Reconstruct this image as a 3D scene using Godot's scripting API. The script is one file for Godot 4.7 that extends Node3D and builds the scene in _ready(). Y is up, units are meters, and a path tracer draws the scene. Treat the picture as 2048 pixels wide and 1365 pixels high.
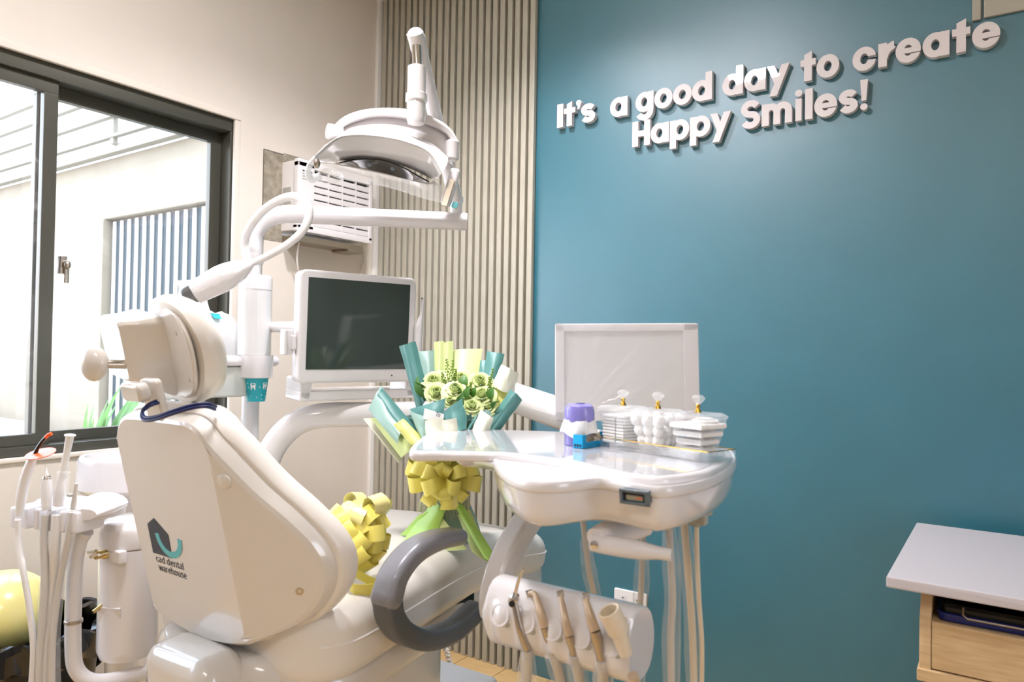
extends Node3D

var M := {}
var rng := RandomNumberGenerator.new()
var used := {}

func _ready():
	rng.seed = 7
	# ---- camera
	var cam := Camera3D.new()
	cam.name = "camera"
	add_child(cam)
	cam.position = Vector3(0, 1.3, 0)
	cam.rotation_order = EULER_ORDER_YXZ
	cam.rotation = Vector3(deg_to_rad(0.95), deg_to_rad(34.4), deg_to_rad(0.95))
	cam.fov = rad_to_deg(2.0 * atan(682.5 / 1449.0))
	cam.near = 0.05
	cam.far = 200.0
	cam.current = true
	var lens := CameraAttributesPhysical.new()
	lens.frustum_focal_length = 12.0 * 1449.0 / 682.5
	lens.frustum_focus_distance = 2.3
	lens.frustum_near = 0.05
	lens.frustum_far = 200.0
	lens.exposure_aperture = 5.0
	cam.attributes = lens
	# ---- sky, sun, exposure
	var we := WorldEnvironment.new()
	we.name = "world_environment"
	var env := Environment.new()
	env.background_mode = Environment.BG_SKY
	var sm := ProceduralSkyMaterial.new()
	sm.sky_top_color = Color(0.82, 0.90, 1.0)
	sm.sky_horizon_color = Color(0.98, 0.97, 1.0)
	sm.ground_bottom_color = Color(0.62, 0.58, 0.52)
	sm.ground_horizon_color = Color(0.85, 0.82, 0.78)
	var sky := Sky.new()
	sky.sky_material = sm
	env.sky = sky
	env.background_energy_multiplier = 7.5
	env.tonemap_mode = Environment.TONE_MAPPER_LINEAR
	env.tonemap_exposure = 1.1
	env.sdfgi_enabled = true
	env.ssao_enabled = true
	env.ssil_enabled = true
	we.environment = env
	add_child(we)
	var sun := DirectionalLight3D.new()
	sun.name = "sun"
	sun.light_color = Color(1.0, 0.95, 0.86)
	sun.light_energy = 0.9
	sun.light_angular_distance = 1.5
	sun.shadow_enabled = true
	add_child(sun)
	sun.look_at_from_position(Vector3(-3.0, 6.0, 4.2), Vector3(-4.5, 0, 0))
	area_light("ceiling_light_source", Vector3(-1.24, 2.955, -0.73), Vector2(0.26, 0.26), Color(0.985, 0.975, 1.0), 3.5)
	var down := SpotLight3D.new()  # downlight out of view, placed to light the lower walls and slats
	down.name = "unseen_corner_light_source"
	down.light_color = Color(0.985, 0.975, 1.0)
	down.light_energy = 6.6
	down.light_size = 0.09
	down.spot_angle = 67.0
	down.spot_angle_attenuation = 1.0
	down.spot_range = 8.0
	down.shadow_enabled = true
	add_child(down)
	down.position = Vector3(-1.45, 2.955, -1.65)
	down.rotation = Vector3(-PI / 2, 0, 0)
	area_light("unseen_room_light_source", Vector3(0.2, 2.955, 1.0), Vector2(1.15, 0.55), Color(0.985, 0.975, 1.0), 1.5)  # out of view behind the camera, placed to light what faces it
	materials()
	room()
	window_and_outside()
	slat_wall()
	lettering()
	wall_fittings()
	dental_chair()
	operating_light()
	dental_unit()
	screens()
	whitening()
	tray_unit()
	tray_things()
	assistant_side()
	gifts()
	trolley()

func area_light(called: String, at: Vector3, size: Vector2, color: Color, energy: float):
	var l := AreaLight3D.new()
	l.name = called
	l.area_size = size
	l.light_color = color
	l.light_energy = energy
	l.shadow_enabled = true
	l.set("area_range", 12.0)
	l.set("area_attenuation", 2.0)
	add_child(l)
	l.position = at
	l.rotation = Vector3(-PI / 2, 0, 0)

# ------------------------------------------------------------ naming and adding
func numbered(called: String) -> String:
	var n: int = used.get(called, 0)
	used[called] = n + 1
	return called if n == 0 else "%s_%03d" % [called, n]

func tag(o: Node, label: String, category := "", group := "", kind := ""):
	if label: o.set_meta("label", label)
	if category: o.set_meta("category", category)
	if group: o.set_meta("group", group)
	if kind: o.set_meta("kind", kind)

func thing(called: String, label: String, category: String, base: Vector3, group := "") -> Node3D:
	var o := Node3D.new()
	o.name = numbered(called)
	add_child(o, true)
	o.position = base
	tag(o, label, category, group)
	return o

func where(n: Node) -> Vector3:
	var p := Vector3.ZERO
	while n != self and n is Node3D:
		p += n.position
		n = n.get_parent()
	return p

# a part from a triangle soup in scene coordinates
func part(parent: Node, called: String, soup: PackedVector3Array, m: Material, crease := 38.0, label := "") -> MeshInstance3D:
	var o := MeshInstance3D.new()
	o.name = called
	parent.add_child(o, true)
	o.mesh = mesh_of(soup, crease, where(parent))
	o.material_override = m
	if label: o.set_meta("label", label)
	return o

func single(called: String, label: String, category: String, soup: PackedVector3Array, m: Material, group := "", crease := 38.0) -> MeshInstance3D:
	var lo := Vector3(1e9, 1e9, 1e9)
	var hi := -lo
	for p in soup:
		lo = lo.min(p)
		hi = hi.max(p)
	var base := Vector3((lo.x + hi.x) / 2, lo.y, (lo.z + hi.z) / 2)
	var o := MeshInstance3D.new()
	o.name = numbered(called)
	add_child(o, true)
	o.position = base
	o.mesh = mesh_of(soup, crease, base)
	o.material_override = m
	tag(o, label, category, group)
	return o

func struct(called: String, soup: PackedVector3Array, m: Material, label := "", crease := 38.0) -> MeshInstance3D:
	var o := MeshInstance3D.new()
	o.name = called
	add_child(o, true)
	o.mesh = mesh_of(soup, crease, Vector3.ZERO)
	o.material_override = m
	tag(o, label, "", "", "structure")
	return o

func mesh_of(soup: PackedVector3Array, crease: float, off: Vector3) -> ArrayMesh:
	var n := soup.size() / 3
	var fn := PackedVector3Array()
	fn.resize(n)
	var at := {}
	var keys: Array[Vector3i] = []
	keys.resize(n * 3)
	for i in n:
		var a := soup[i * 3]
		fn[i] = (soup[i * 3 + 2] - a).cross(soup[i * 3 + 1] - a)
		for k in 3:
			var q := Vector3i((soup[i * 3 + k] * 20000.0).round())
			keys[i * 3 + k] = q
			if at.has(q):
				at[q].append(i)
			else:
				at[q] = PackedInt32Array([i])
	var lim := cos(deg_to_rad(crease))
	var vs := PackedVector3Array()
	var ns := PackedVector3Array()
	for i in n:
		var me := fn[i].normalized()
		if me == Vector3.ZERO:
			continue
		for k in 3:
			var s := Vector3.ZERO
			for f in at[keys[i * 3 + k]]:
				var w := fn[f]
				if w.normalized().dot(me) > lim:
					s += w
			vs.append(soup[i * 3 + k] - off)
			ns.append(s.normalized() if s.length_squared() > 0 else me)
	var arr := []
	arr.resize(Mesh.ARRAY_MAX)
	arr[Mesh.ARRAY_VERTEX] = vs
	arr[Mesh.ARRAY_NORMAL] = ns
	var am := ArrayMesh.new()
	if vs.size():
		am.add_surface_from_arrays(Mesh.PRIMITIVE_TRIANGLES, arr)
	return am

# ------------------------------------------------------------ shapes (triangle soups)
func join(pieces: Array) -> PackedVector3Array:
	var s := PackedVector3Array()
	for p in pieces:
		s.append_array(p)
	return s

func moved(s: PackedVector3Array, x: Transform3D) -> PackedVector3Array:
	return x * s

func orient(s: PackedVector3Array) -> PackedVector3Array:
	var c := Vector3.ZERO
	for p in s:
		c += p
	c /= maxf(1.0, s.size())
	var vol := 0.0
	for i in range(0, s.size(), 3):
		vol += (s[i] - c).dot((s[i + 1] - c).cross(s[i + 2] - c))
	if vol > 0:
		for i in range(0, s.size(), 3):
			var q := s[i + 1]
			s[i + 1] = s[i + 2]
			s[i + 2] = q
	return s

# rings of equal length joined; the ends closed by fans
func loft(rings: Array, cap0 := true, cap1 := true, closed := true) -> PackedVector3Array:
	var s := PackedVector3Array()
	for r in rings.size() - 1:
		var a: PackedVector3Array = rings[r]
		var b: PackedVector3Array = rings[r + 1]
		var n := a.size()
		for i in (n if closed else n - 1):
			var j := (i + 1) % n
			s.append_array([a[i], b[i], b[j], a[i], b[j], a[j]])
	for e in 2:
		if (cap0 if e == 0 else cap1):
			var a: PackedVector3Array = rings[0] if e == 0 else rings[-1]
			var c := Vector3.ZERO
			for p in a: c += p
			c /= a.size()
			for i in a.size():
				var j := (i + 1) % a.size()
				if e == 0: s.append_array([c, a[i], a[j]])
				else: s.append_array([c, a[j], a[i]])
	return orient(s)

func spline(p: Array, n := 6, closed := false) -> PackedVector3Array:
	var o := PackedVector3Array()
	var c := p.size()
	for i in (c if closed else c - 1):
		var a: Vector3 = p[(i - 1 + c) % c] if closed or i > 0 else p[0] * 2.0 - p[1]
		var b: Vector3 = p[i]
		var d: Vector3 = p[(i + 1) % c]
		var e: Vector3 = p[(i + 2) % c] if closed or i + 2 < c else p[c - 1] * 2.0 - p[c - 2]
		for k in n:
			o.append(b.cubic_interpolate(d, a, e, float(k) / n))
	if not closed: o.append(p[c - 1])
	return o

func spline2(p: Array, n := 5) -> PackedVector2Array:
	var q := []
	for v in p: q.append(Vector3(v.x, v.y, 0))
	var o := PackedVector2Array()
	for v in spline(q, n, true): o.append(Vector2(v.x, v.y))
	return o

func tube(pts: PackedVector3Array, radius, seg := 10, flat := 1.0) -> PackedVector3Array:
	var rings := []
	var n := pts.size()
	var up := Vector3.UP
	var t0 := (pts[1] - pts[0]).normalized()
	if absf(t0.dot(up)) > 0.9: up = Vector3.RIGHT
	for i in n:
		var t := (pts[mini(i + 1, n - 1)] - pts[maxi(i - 1, 0)]).normalized()
		var side := t.cross(up).normalized()
		up = side.cross(t).normalized()
		var r: float = radius if radius is float else lerpf(radius[int(float(i) / (n - 1) * (radius.size() - 1))], radius[mini(int(float(i) / (n - 1) * (radius.size() - 1)) + 1, radius.size() - 1)], fmod(float(i) / (n - 1) * (radius.size() - 1), 1.0))
		var ring := PackedVector3Array()
		for k in seg:
			var a := TAU * k / seg
			ring.append(pts[i] + side * cos(a) * r + up * sin(a) * r * flat)
		rings.append(ring)
	return loft(rings)

func line(a: Vector3, b: Vector3, r, seg := 10) -> PackedVector3Array:
	return tube(PackedVector3Array([a, b]) if r is float else PackedVector3Array(spread(a, b, r.size())), r, seg)

func spread(a: Vector3, b: Vector3, n: int) -> Array:
	var o := []
	for i in n: o.append(a.lerp(b, float(i) / (n - 1)))
	return o

# a profile of (radius, distance along the axis) turned about the line from a towards b
func turned(prof: Array, a: Vector3, axis: Vector3, seg := 24, sx := 1.0) -> PackedVector3Array:
	var t := axis.normalized()
	var up := Vector3.UP if absf(t.y) < 0.9 else Vector3.RIGHT
	var side := t.cross(up).normalized()
	up = side.cross(t)
	var rings := []
	for p in prof:
		var ring := PackedVector3Array()
		for k in seg:
			var an := TAU * k / seg
			ring.append(a + t * p.y + (side * cos(an) * sx + up * sin(an)) * maxf(p.x, 0.0002))
		rings.append(ring)
	return loft(rings)

func ball(c: Vector3, r: Vector3, seg := 20) -> PackedVector3Array:
	var rings := []
	var m := seg / 2
	for i in m + 1:
		var la := -PI / 2 + PI * i / m
		var ring := PackedVector3Array()
		for k in seg:
			var lo := TAU * k / seg
			ring.append(c + Vector3(cos(la) * cos(lo) * r.x, sin(la) * r.y, cos(la) * sin(lo) * r.z) + Vector3(0.00003 * cos(lo), 0, 0.00003 * sin(lo)))
		rings.append(ring)
	return loft(rings, false, false)

func rrect(w: float, h: float, r: float, seg := 4) -> PackedVector2Array:
	var o := PackedVector2Array()
	r = minf(r, minf(w, h) / 2 - 0.00001)
	for c in 4:
		var cx: float = (w / 2 - r) * [1, -1, -1, 1][c]
		var cy: float = (h / 2 - r) * [1, 1, -1, -1][c]
		for k in seg + 1:
			var a := PI / 2 * (c + float(k) / seg)
			o.append(Vector2(cx + cos(a) * r, cy + sin(a) * r))
	return o

func oval(a: float, b: float, n := 32, c := Vector2.ZERO) -> PackedVector2Array:
	var o := PackedVector2Array()
	for k in n:
		o.append(c + Vector2(cos(TAU * k / n) * a, sin(TAU * k / n) * b))
	return o

func inset(p: PackedVector2Array, d: float) -> PackedVector2Array:
	if absf(d) < 1e-6: return p
	var o := PackedVector2Array()
	var n := p.size()
	var area := 0.0
	for i in n: area += p[i].cross(p[(i + 1) % n])
	var sg := 1.0 if area > 0 else -1.0
	for i in n:
		var e0 := (p[i] - p[(i - 1 + n) % n]).normalized()
		var e1 := (p[(i + 1) % n] - p[i]).normalized()
		var m := (Vector2(-e0.y, e0.x) + Vector2(-e1.y, e1.x)) * sg
		var k := m.length_squared() / 2.0
		o.append(p[i] + m / maxf(k, 0.35) * d)
	return o

# an outline pushed along z; profile entries are (inset, z)
func slab(outline: PackedVector2Array, prof: Array, x := Transform3D()) -> PackedVector3Array:
	var rings := []
	for p in prof:
		var ring := PackedVector3Array()
		for v in inset(outline, p.x): ring.append(x * Vector3(v.x, v.y, p.y))
		rings.append(ring)
	var s := loft(rings, false, false)
	var caps := PackedVector3Array()
	for e in 2:
		var q: Vector2 = prof[0] if e == 0 else prof[-1]
		var flat := inset(outline, q.x)
		var idx := Geometry2D.triangulate_polygon(flat)
		for i in range(0, idx.size(), 3):
			var a := flat[idx[i]]
			var b := flat[idx[i + 1]]
			var c := flat[idx[i + 2]]
			var ccw := (b - a).cross(c - a) > 0
			# clockwise seen from outside
			var outz := (q.y > (prof[0] as Vector2).y) if e == 1 else not ((prof[-1] as Vector2).y > q.y)
			var tri := [a, b, c] if (ccw != outz) else [a, c, b]
			if x.basis.determinant() < 0: tri.reverse()
			for v in tri: caps.append(x * Vector3(v.x, v.y, q.y))
	s.append_array(caps)
	return s

func soft(outline: PackedVector2Array, thick: float, r: float, x := Transform3D(), steps := 3) -> PackedVector3Array:
	var prof := []
	for k in steps + 1:
		var a := PI / 2 * k / steps
		prof.append(Vector2(r * (1 - sin(a)), r * (1 - cos(a))))
	for k in steps + 1:
		var a := PI / 2 * k / steps
		prof.append(Vector2(r * (1 - cos(a)), thick - r * (1 - sin(a))))
	return slab(outline, prof, x)

func frame(o: Vector3, right: Vector3, up: Vector3) -> Transform3D:
	var r := right.normalized()
	var n := r.cross(up).normalized()
	return Transform3D(Basis(r, n.cross(r).normalized(), n), o)

func bx(lo: Vector3, hi: Vector3, r := 0.0) -> PackedVector3Array:
	var s := hi - lo
	var x := Transform3D(Basis(), Vector3((lo.x + hi.x) / 2, (lo.y + hi.y) / 2, lo.z))
	if r <= 0.0:
		return slab(PackedVector2Array([Vector2(s.x, s.y) / 2, Vector2(-s.x, s.y) / 2, Vector2(-s.x, -s.y) / 2, Vector2(s.x, -s.y) / 2]), [Vector2(0, 0), Vector2(0, s.z)], x)
	return soft(rrect(s.x, s.y, r, 2), s.z, minf(r, s.z * 0.45), x, 2)

# a thin sheet of real thickness over a grid of points
func sheet(g: Array, th := 0.0008) -> PackedVector3Array:
	var nu := g.size()
	var nv: int = g[0].size()
	var a := []
	var b := []
	for i in nu:
		var ra := PackedVector3Array()
		var rb := PackedVector3Array()
		for j in nv:
			var du: Vector3 = g[mini(i + 1, nu - 1)][j] - g[maxi(i - 1, 0)][j]
			var dv: Vector3 = g[i][mini(j + 1, nv - 1)] - g[i][maxi(j - 1, 0)]
			var n := du.cross(dv).normalized() * th * 0.5
			ra.append(g[i][j] + n)
			rb.append(g[i][j] - n)
		a.append(ra)
		b.append(rb)
	var s := PackedVector3Array()
	for i in nu - 1:
		for j in nv - 1:
			s.append_array([a[i][j], a[i + 1][j + 1], a[i + 1][j], a[i][j], a[i][j + 1], a[i + 1][j + 1]])
			s.append_array([b[i][j], b[i + 1][j], b[i + 1][j + 1], b[i][j], b[i + 1][j + 1], b[i][j + 1]])
	for i in nu - 1:
		for j in [0, nv - 1]:
			s.append_array([a[i][j], a[i + 1][j], b[i + 1][j], a[i][j], b[i + 1][j], b[i][j]] if j == 0 else [a[i][j], b[i + 1][j], a[i + 1][j], a[i][j], b[i][j], b[i + 1][j]])
	for j in nv - 1:
		for i in [0, nu - 1]:
			s.append_array([a[i][j], b[i][j + 1], a[i][j + 1], a[i][j], b[i][j], b[i][j + 1]] if i == 0 else [a[i][j], a[i][j + 1], b[i][j + 1], a[i][j], b[i][j + 1], b[i][j]])
	# wind it so that the a side faces its own normal
	if s.size() and (s[2] - s[0]).cross(s[1] - s[0]).dot(a[0][0] - b[0][0]) < 0:
		for i in range(0, s.size(), 3):
			var q := s[i + 1]
			s[i + 1] = s[i + 2]
			s[i + 2] = q
	return s

# outline in (u, v) filled by rings drawn to the centre; height(u, v, r) gives the rise
func dome(outline: PackedVector2Array, rs: Array, height: Callable, x: Transform3D, centre := Vector2.ZERO, bottom := 0.0) -> PackedVector3Array:
	var rings := []
	var base := PackedVector3Array()
	for v in outline: base.append(x * Vector3(v.x, v.y, bottom))
	rings.append(base)
	for r in rs:
		var ring := PackedVector3Array()
		for v in outline:
			var q: Vector2 = centre + (v - centre) * r
			ring.append(x * Vector3(q.x, q.y, height.call(q.x, q.y, r)))
		rings.append(ring)
	return loft(rings)

# ------------------------------------------------------------ materials
func mat(called: String, c: Color, rough := 0.5, metal := 0.0, coat := 0.0) -> StandardMaterial3D:
	var m := StandardMaterial3D.new()
	m.resource_name = called
	m.albedo_color = c
	m.roughness = rough
	m.metallic = metal
	if coat > 0:
		m.clearcoat_enabled = true
		m.clearcoat = coat
		m.clearcoat_roughness = 0.06
	M[called] = m
	return m

func noise_tex(freq: float, lo: Color, hi: Color, seed_ := 1, size := 512, normal := false, strength := 4.0) -> NoiseTexture2D:
	var f := FastNoiseLite.new()
	f.seed = seed_
	f.frequency = freq
	f.fractal_octaves = 4
	var t := NoiseTexture2D.new()
	t.noise = f
	t.width = size
	t.height = size
	t.seamless = true
	if normal:
		t.as_normal_map = true
		t.bump_strength = strength
	else:
		var g := Gradient.new()
		g.set_color(0, lo)
		g.set_color(1, hi)
		t.color_ramp = g
	return t

func tri(m: StandardMaterial3D, s: Vector3, world := true):
	m.uv1_triplanar = true
	m.uv1_world_triplanar = world
	m.uv1_scale = s

func glass(called: String, c: Color, a: float, rough := 0.03) -> StandardMaterial3D:
	var m := mat(called, Color(c.r, c.g, c.b, a), rough)
	m.transparency = BaseMaterial3D.TRANSPARENCY_ALPHA
	return m

func leafy(called: String, c: Color, back: float, rough := 0.5) -> StandardMaterial3D:
	var m := mat(called, c, rough)
	m.backlight_enabled = true
	m.backlight = Color(back, back, back)
	return m

func materials():
	var m: StandardMaterial3D
	m = mat("cream_wall", Color(1, 1, 1), 0.55)
	m.albedo_texture = noise_tex(0.01, Color(0.86, 0.825, 0.78), Color(0.88, 0.845, 0.80), 3)
	tri(m, Vector3(0.6, 0.6, 0.6))
	m = mat("blue_wall", Color(1, 1, 1), 0.43)
	m.metallic_specular = 0.7
	m.clearcoat_enabled = true
	m.clearcoat = 1.0
	m.clearcoat_roughness = 0.42
	m.albedo_texture = noise_tex(0.012, Color(0.07, 0.395, 0.465), Color(0.085, 0.415, 0.485), 5)
	tri(m, Vector3(0.7, 0.7, 0.7))
	m.normal_enabled = true
	m.normal_texture = noise_tex(0.02, Color.BLACK, Color.WHITE, 8, 512, true, 1.2)
	m.normal_scale = 0.12
	mat("far_wall", Color(0.70, 0.69, 0.68), 0.7)
	mat("ceiling_white", Color(0.93, 0.92, 0.9), 0.8)
	m = mat("floor_wood", Color(1, 1, 1), 0.32)
	m.albedo_texture = noise_tex(0.02, Color(0.80, 0.66, 0.44), Color(0.88, 0.74, 0.52), 9)
	tri(m, Vector3(0.7, 0.7, 4.0))
	m = mat("floor_wood_pale", Color(1, 1, 1), 0.32)
	m.albedo_texture = noise_tex(0.02, Color(0.82, 0.68, 0.46), Color(0.90, 0.76, 0.54), 19)
	tri(m, Vector3(0.7, 0.7, 4.0))
	mat("joint_dark", Color(0.5, 0.38, 0.24), 0.9)
	m = mat("slat_taupe", Color(1, 1, 1), 0.45)
	m.albedo_texture = noise_tex(0.03, Color(0.66, 0.64, 0.575), Color(0.73, 0.71, 0.65), 4)
	tri(m, Vector3(3.0, 0.5, 3.0))
	mat("slat_backing_shaded", Color(0.46, 0.43, 0.36), 0.6)  # darkened: the shade in the grooves is put into this colour
	mat("frame_metal", Color(0.34, 0.335, 0.30), 0.33, 0.5)
	mat("window_rubber", Color(0.05, 0.05, 0.05), 0.6)
	glass("window_glass", Color(1, 1, 1), 0.03, 0.01)
	m = mat("outer_wall", Color(1, 1, 1), 0.8)
	m.albedo_texture = noise_tex(0.01, Color(0.52, 0.485, 0.425), Color(0.56, 0.525, 0.465), 12)
	tri(m, Vector3(0.4, 0.4, 0.4))
	mat("outer_blue", Color(0.05, 0.14, 0.18), 0.6)
	mat("outer_white", Color(0.78, 0.77, 0.75), 0.6)
	mat("steel_grey", Color(0.55, 0.54, 0.5), 0.6, 0.1)
	glass("roof_sheet", Color(1, 1, 1), 0.25, 0.2)
	mat("ground_concrete", Color(0.72, 0.70, 0.66), 0.9)
	m = mat("cement", Color(1, 1, 1), 0.95)
	m.albedo_texture = noise_tex(0.03, Color(0.50, 0.47, 0.41), Color(0.68, 0.64, 0.57), 21)
	tri(m, Vector3(1.6, 1.6, 1.6))
	mat("letter_white", Color(0.89, 0.865, 0.87), 0.025)
	mat("white_plastic", Color(0.89, 0.875, 0.875), 0.24, 0.0, 0.5)
	mat("white_enamel", Color(0.89, 0.875, 0.875), 0.14, 0.0, 0.6)
	mat("matt_white", Color(0.92, 0.905, 0.895), 0.55)
	mat("shell_plastic", Color(0.85, 0.825, 0.79), 0.18, 0.0, 0.6)
	m = mat("upholstery", Color(0.89, 0.865, 0.83), 0.36, 0.0, 0.25)
	mat("grey_arm", Color(0.34, 0.355, 0.375), 0.42, 0.0, 0.15)
	mat("grey_arm_light", Color(0.50, 0.50, 0.525), 0.34, 0.0, 0.35)
	mat("chrome", Color(0.86, 0.85, 0.84), 0.12, 1.0)
	mat("steel", Color(0.72, 0.68, 0.63), 0.3, 1.0)
	mat("brass", Color(0.82, 0.72, 0.48), 0.25, 1.0)
	mat("gold", Color(0.93, 0.74, 0.33), 0.2, 1.0)
	mat("black_plastic", Color(0.035, 0.035, 0.04), 0.4)
	mat("black_bag", Color(0.02, 0.02, 0.022), 0.22, 0.0, 0.4)
	m = mat("screen_glass", Color(0.23, 0.27, 0.255), 0.06)
	m = mat("lens_dark", Color(0.02, 0.03, 0.03), 0.05)
	mat("hose_grey", Color(0.78, 0.755, 0.72), 0.4)
	mat("hose_white", Color(0.90, 0.885, 0.87), 0.3)
	mat("tool_beige", Color(0.80, 0.71, 0.60), 0.35, 0.25)
	mat("tool_cream", Color(0.88, 0.82, 0.72), 0.4)
	glass("film", Color(1, 1, 1), 0.10, 0.12)
	glass("clear_plastic", Color(0.98, 0.98, 0.98), 0.055, 0.05)
	glass("guard_clear", Color(0.97, 0.97, 0.97), 0.20, 0.06)
	glass("milky_plastic", Color(0.95, 0.95, 0.95), 0.45, 0.2)
	m = mat("cable_blue", Color(0.06, 0.10, 0.30), 0.4)
	mat("teal_print", Color(0.13, 0.66, 0.71), 0.45)
	mat("logo_dark", Color(0.16, 0.20, 0.26), 0.35)
	mat("logo_teal", Color(0.36, 0.71, 0.73), 0.35)
	mat("lavender", Color(0.54, 0.51, 0.80), 0.3, 0.0, 0.4)
	mat("lavender_dark", Color(0.20, 0.16, 0.45), 0.5)
	mat("metal_blue", Color(0.03, 0.58, 0.78), 0.25, 0.55)
	mat("orange_plastic", Color(0.93, 0.36, 0.14), 0.3)
	leafy("orange_shield", Color(0.95, 0.42, 0.22), 0.5, 0.3)
	m = mat("balloon_yellow", Color(0.95, 0.91, 0.60), 0.22, 0.0, 0.4)
	m.subsurf_scatter_enabled = true
	m.subsurf_scatter_strength = 0.15
	mat("cotton", Color(0.95, 0.945, 0.935), 0.9)
	mat("tissue", Color(0.95, 0.945, 0.94), 0.85)
	leafy("paper_teal", Color(0.33, 0.54, 0.52), 0.2, 0.4)
	leafy("paper_teal_pale", Color(0.60, 0.73, 0.69), 0.25, 0.4)
	leafy("paper_lime", Color(0.83, 0.88, 0.60), 0.3, 0.4)
	leafy("paper_yellow", Color(0.93, 0.92, 0.55), 0.3, 0.4)
	leafy("paper_white", Color(0.90, 0.90, 0.82), 0.3, 0.4)
	leafy("paper_green", Color(0.69, 0.86, 0.40), 0.3, 0.4)
	leafy("rose_petal", Color(0.85, 0.89, 0.63), 0.35, 0.6)
	leafy("rose_heart", Color(0.80, 0.86, 0.56), 0.35, 0.6)
	leafy("leaf_green", Color(0.27, 0.47, 0.14), 0.4, 0.5)
	leafy("sprig_green", Color(0.50, 0.62, 0.16), 0.4, 0.6)
	leafy("ribbon_yellow", Color(0.97, 0.92, 0.47), 0.3, 0.28)
	leafy("ribbon_pale", Color(0.97, 0.94, 0.64), 0.5, 0.25)
	leafy("tulle", Color(0.90, 0.89, 0.75), 0.6, 0.7)
	mat("desk_white", Color(0.78, 0.755, 0.765), 0.42)
	m = mat("birch", Color(1, 1, 1), 0.5)
	m.albedo_texture = noise_tex(0.02, Color(0.76, 0.63, 0.46), Color(0.85, 0.73, 0.56), 31)
	tri(m, Vector3(0.8, 7.0, 2.0))
	mat("tray_blue", Color(0.02, 0.10, 0.38), 0.35)
	mat("red_packet", Color(0.80, 0.15, 0.13), 0.35)
	mat("pink_packet", Color(0.83, 0.45, 0.52), 0.4)
	mat("dark_olive", Color(0.13, 0.13, 0.10), 0.5)
	mat("beige_panel", Color(0.69, 0.67, 0.615), 0.6)
	mat("louver_dark", Color(0.09, 0.13, 0.125), 0.6)
	mat("panel_grey", Color(0.87, 0.865, 0.855), 0.35)
	mat("panel_gloss", Color(0.74, 0.74, 0.75), 0.07, 0.0, 0.5)
	mat("box_grey", Color(0.80, 0.81, 0.785), 0.4)
	mat("meter_grey", Color(0.38, 0.43, 0.46), 0.3)
	mat("meter_face", Color(0.62, 0.60, 0.52), 0.3)
	mat("label_grey", Color(0.68, 0.68, 0.64), 0.5)
	m = mat("lamp_glow", Color(1, 1, 1), 0.4)
	m.emission_enabled = true
	m.emission = Color(1.0, 0.95, 0.88)
	m.emission_energy_multiplier = 5.0

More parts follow.
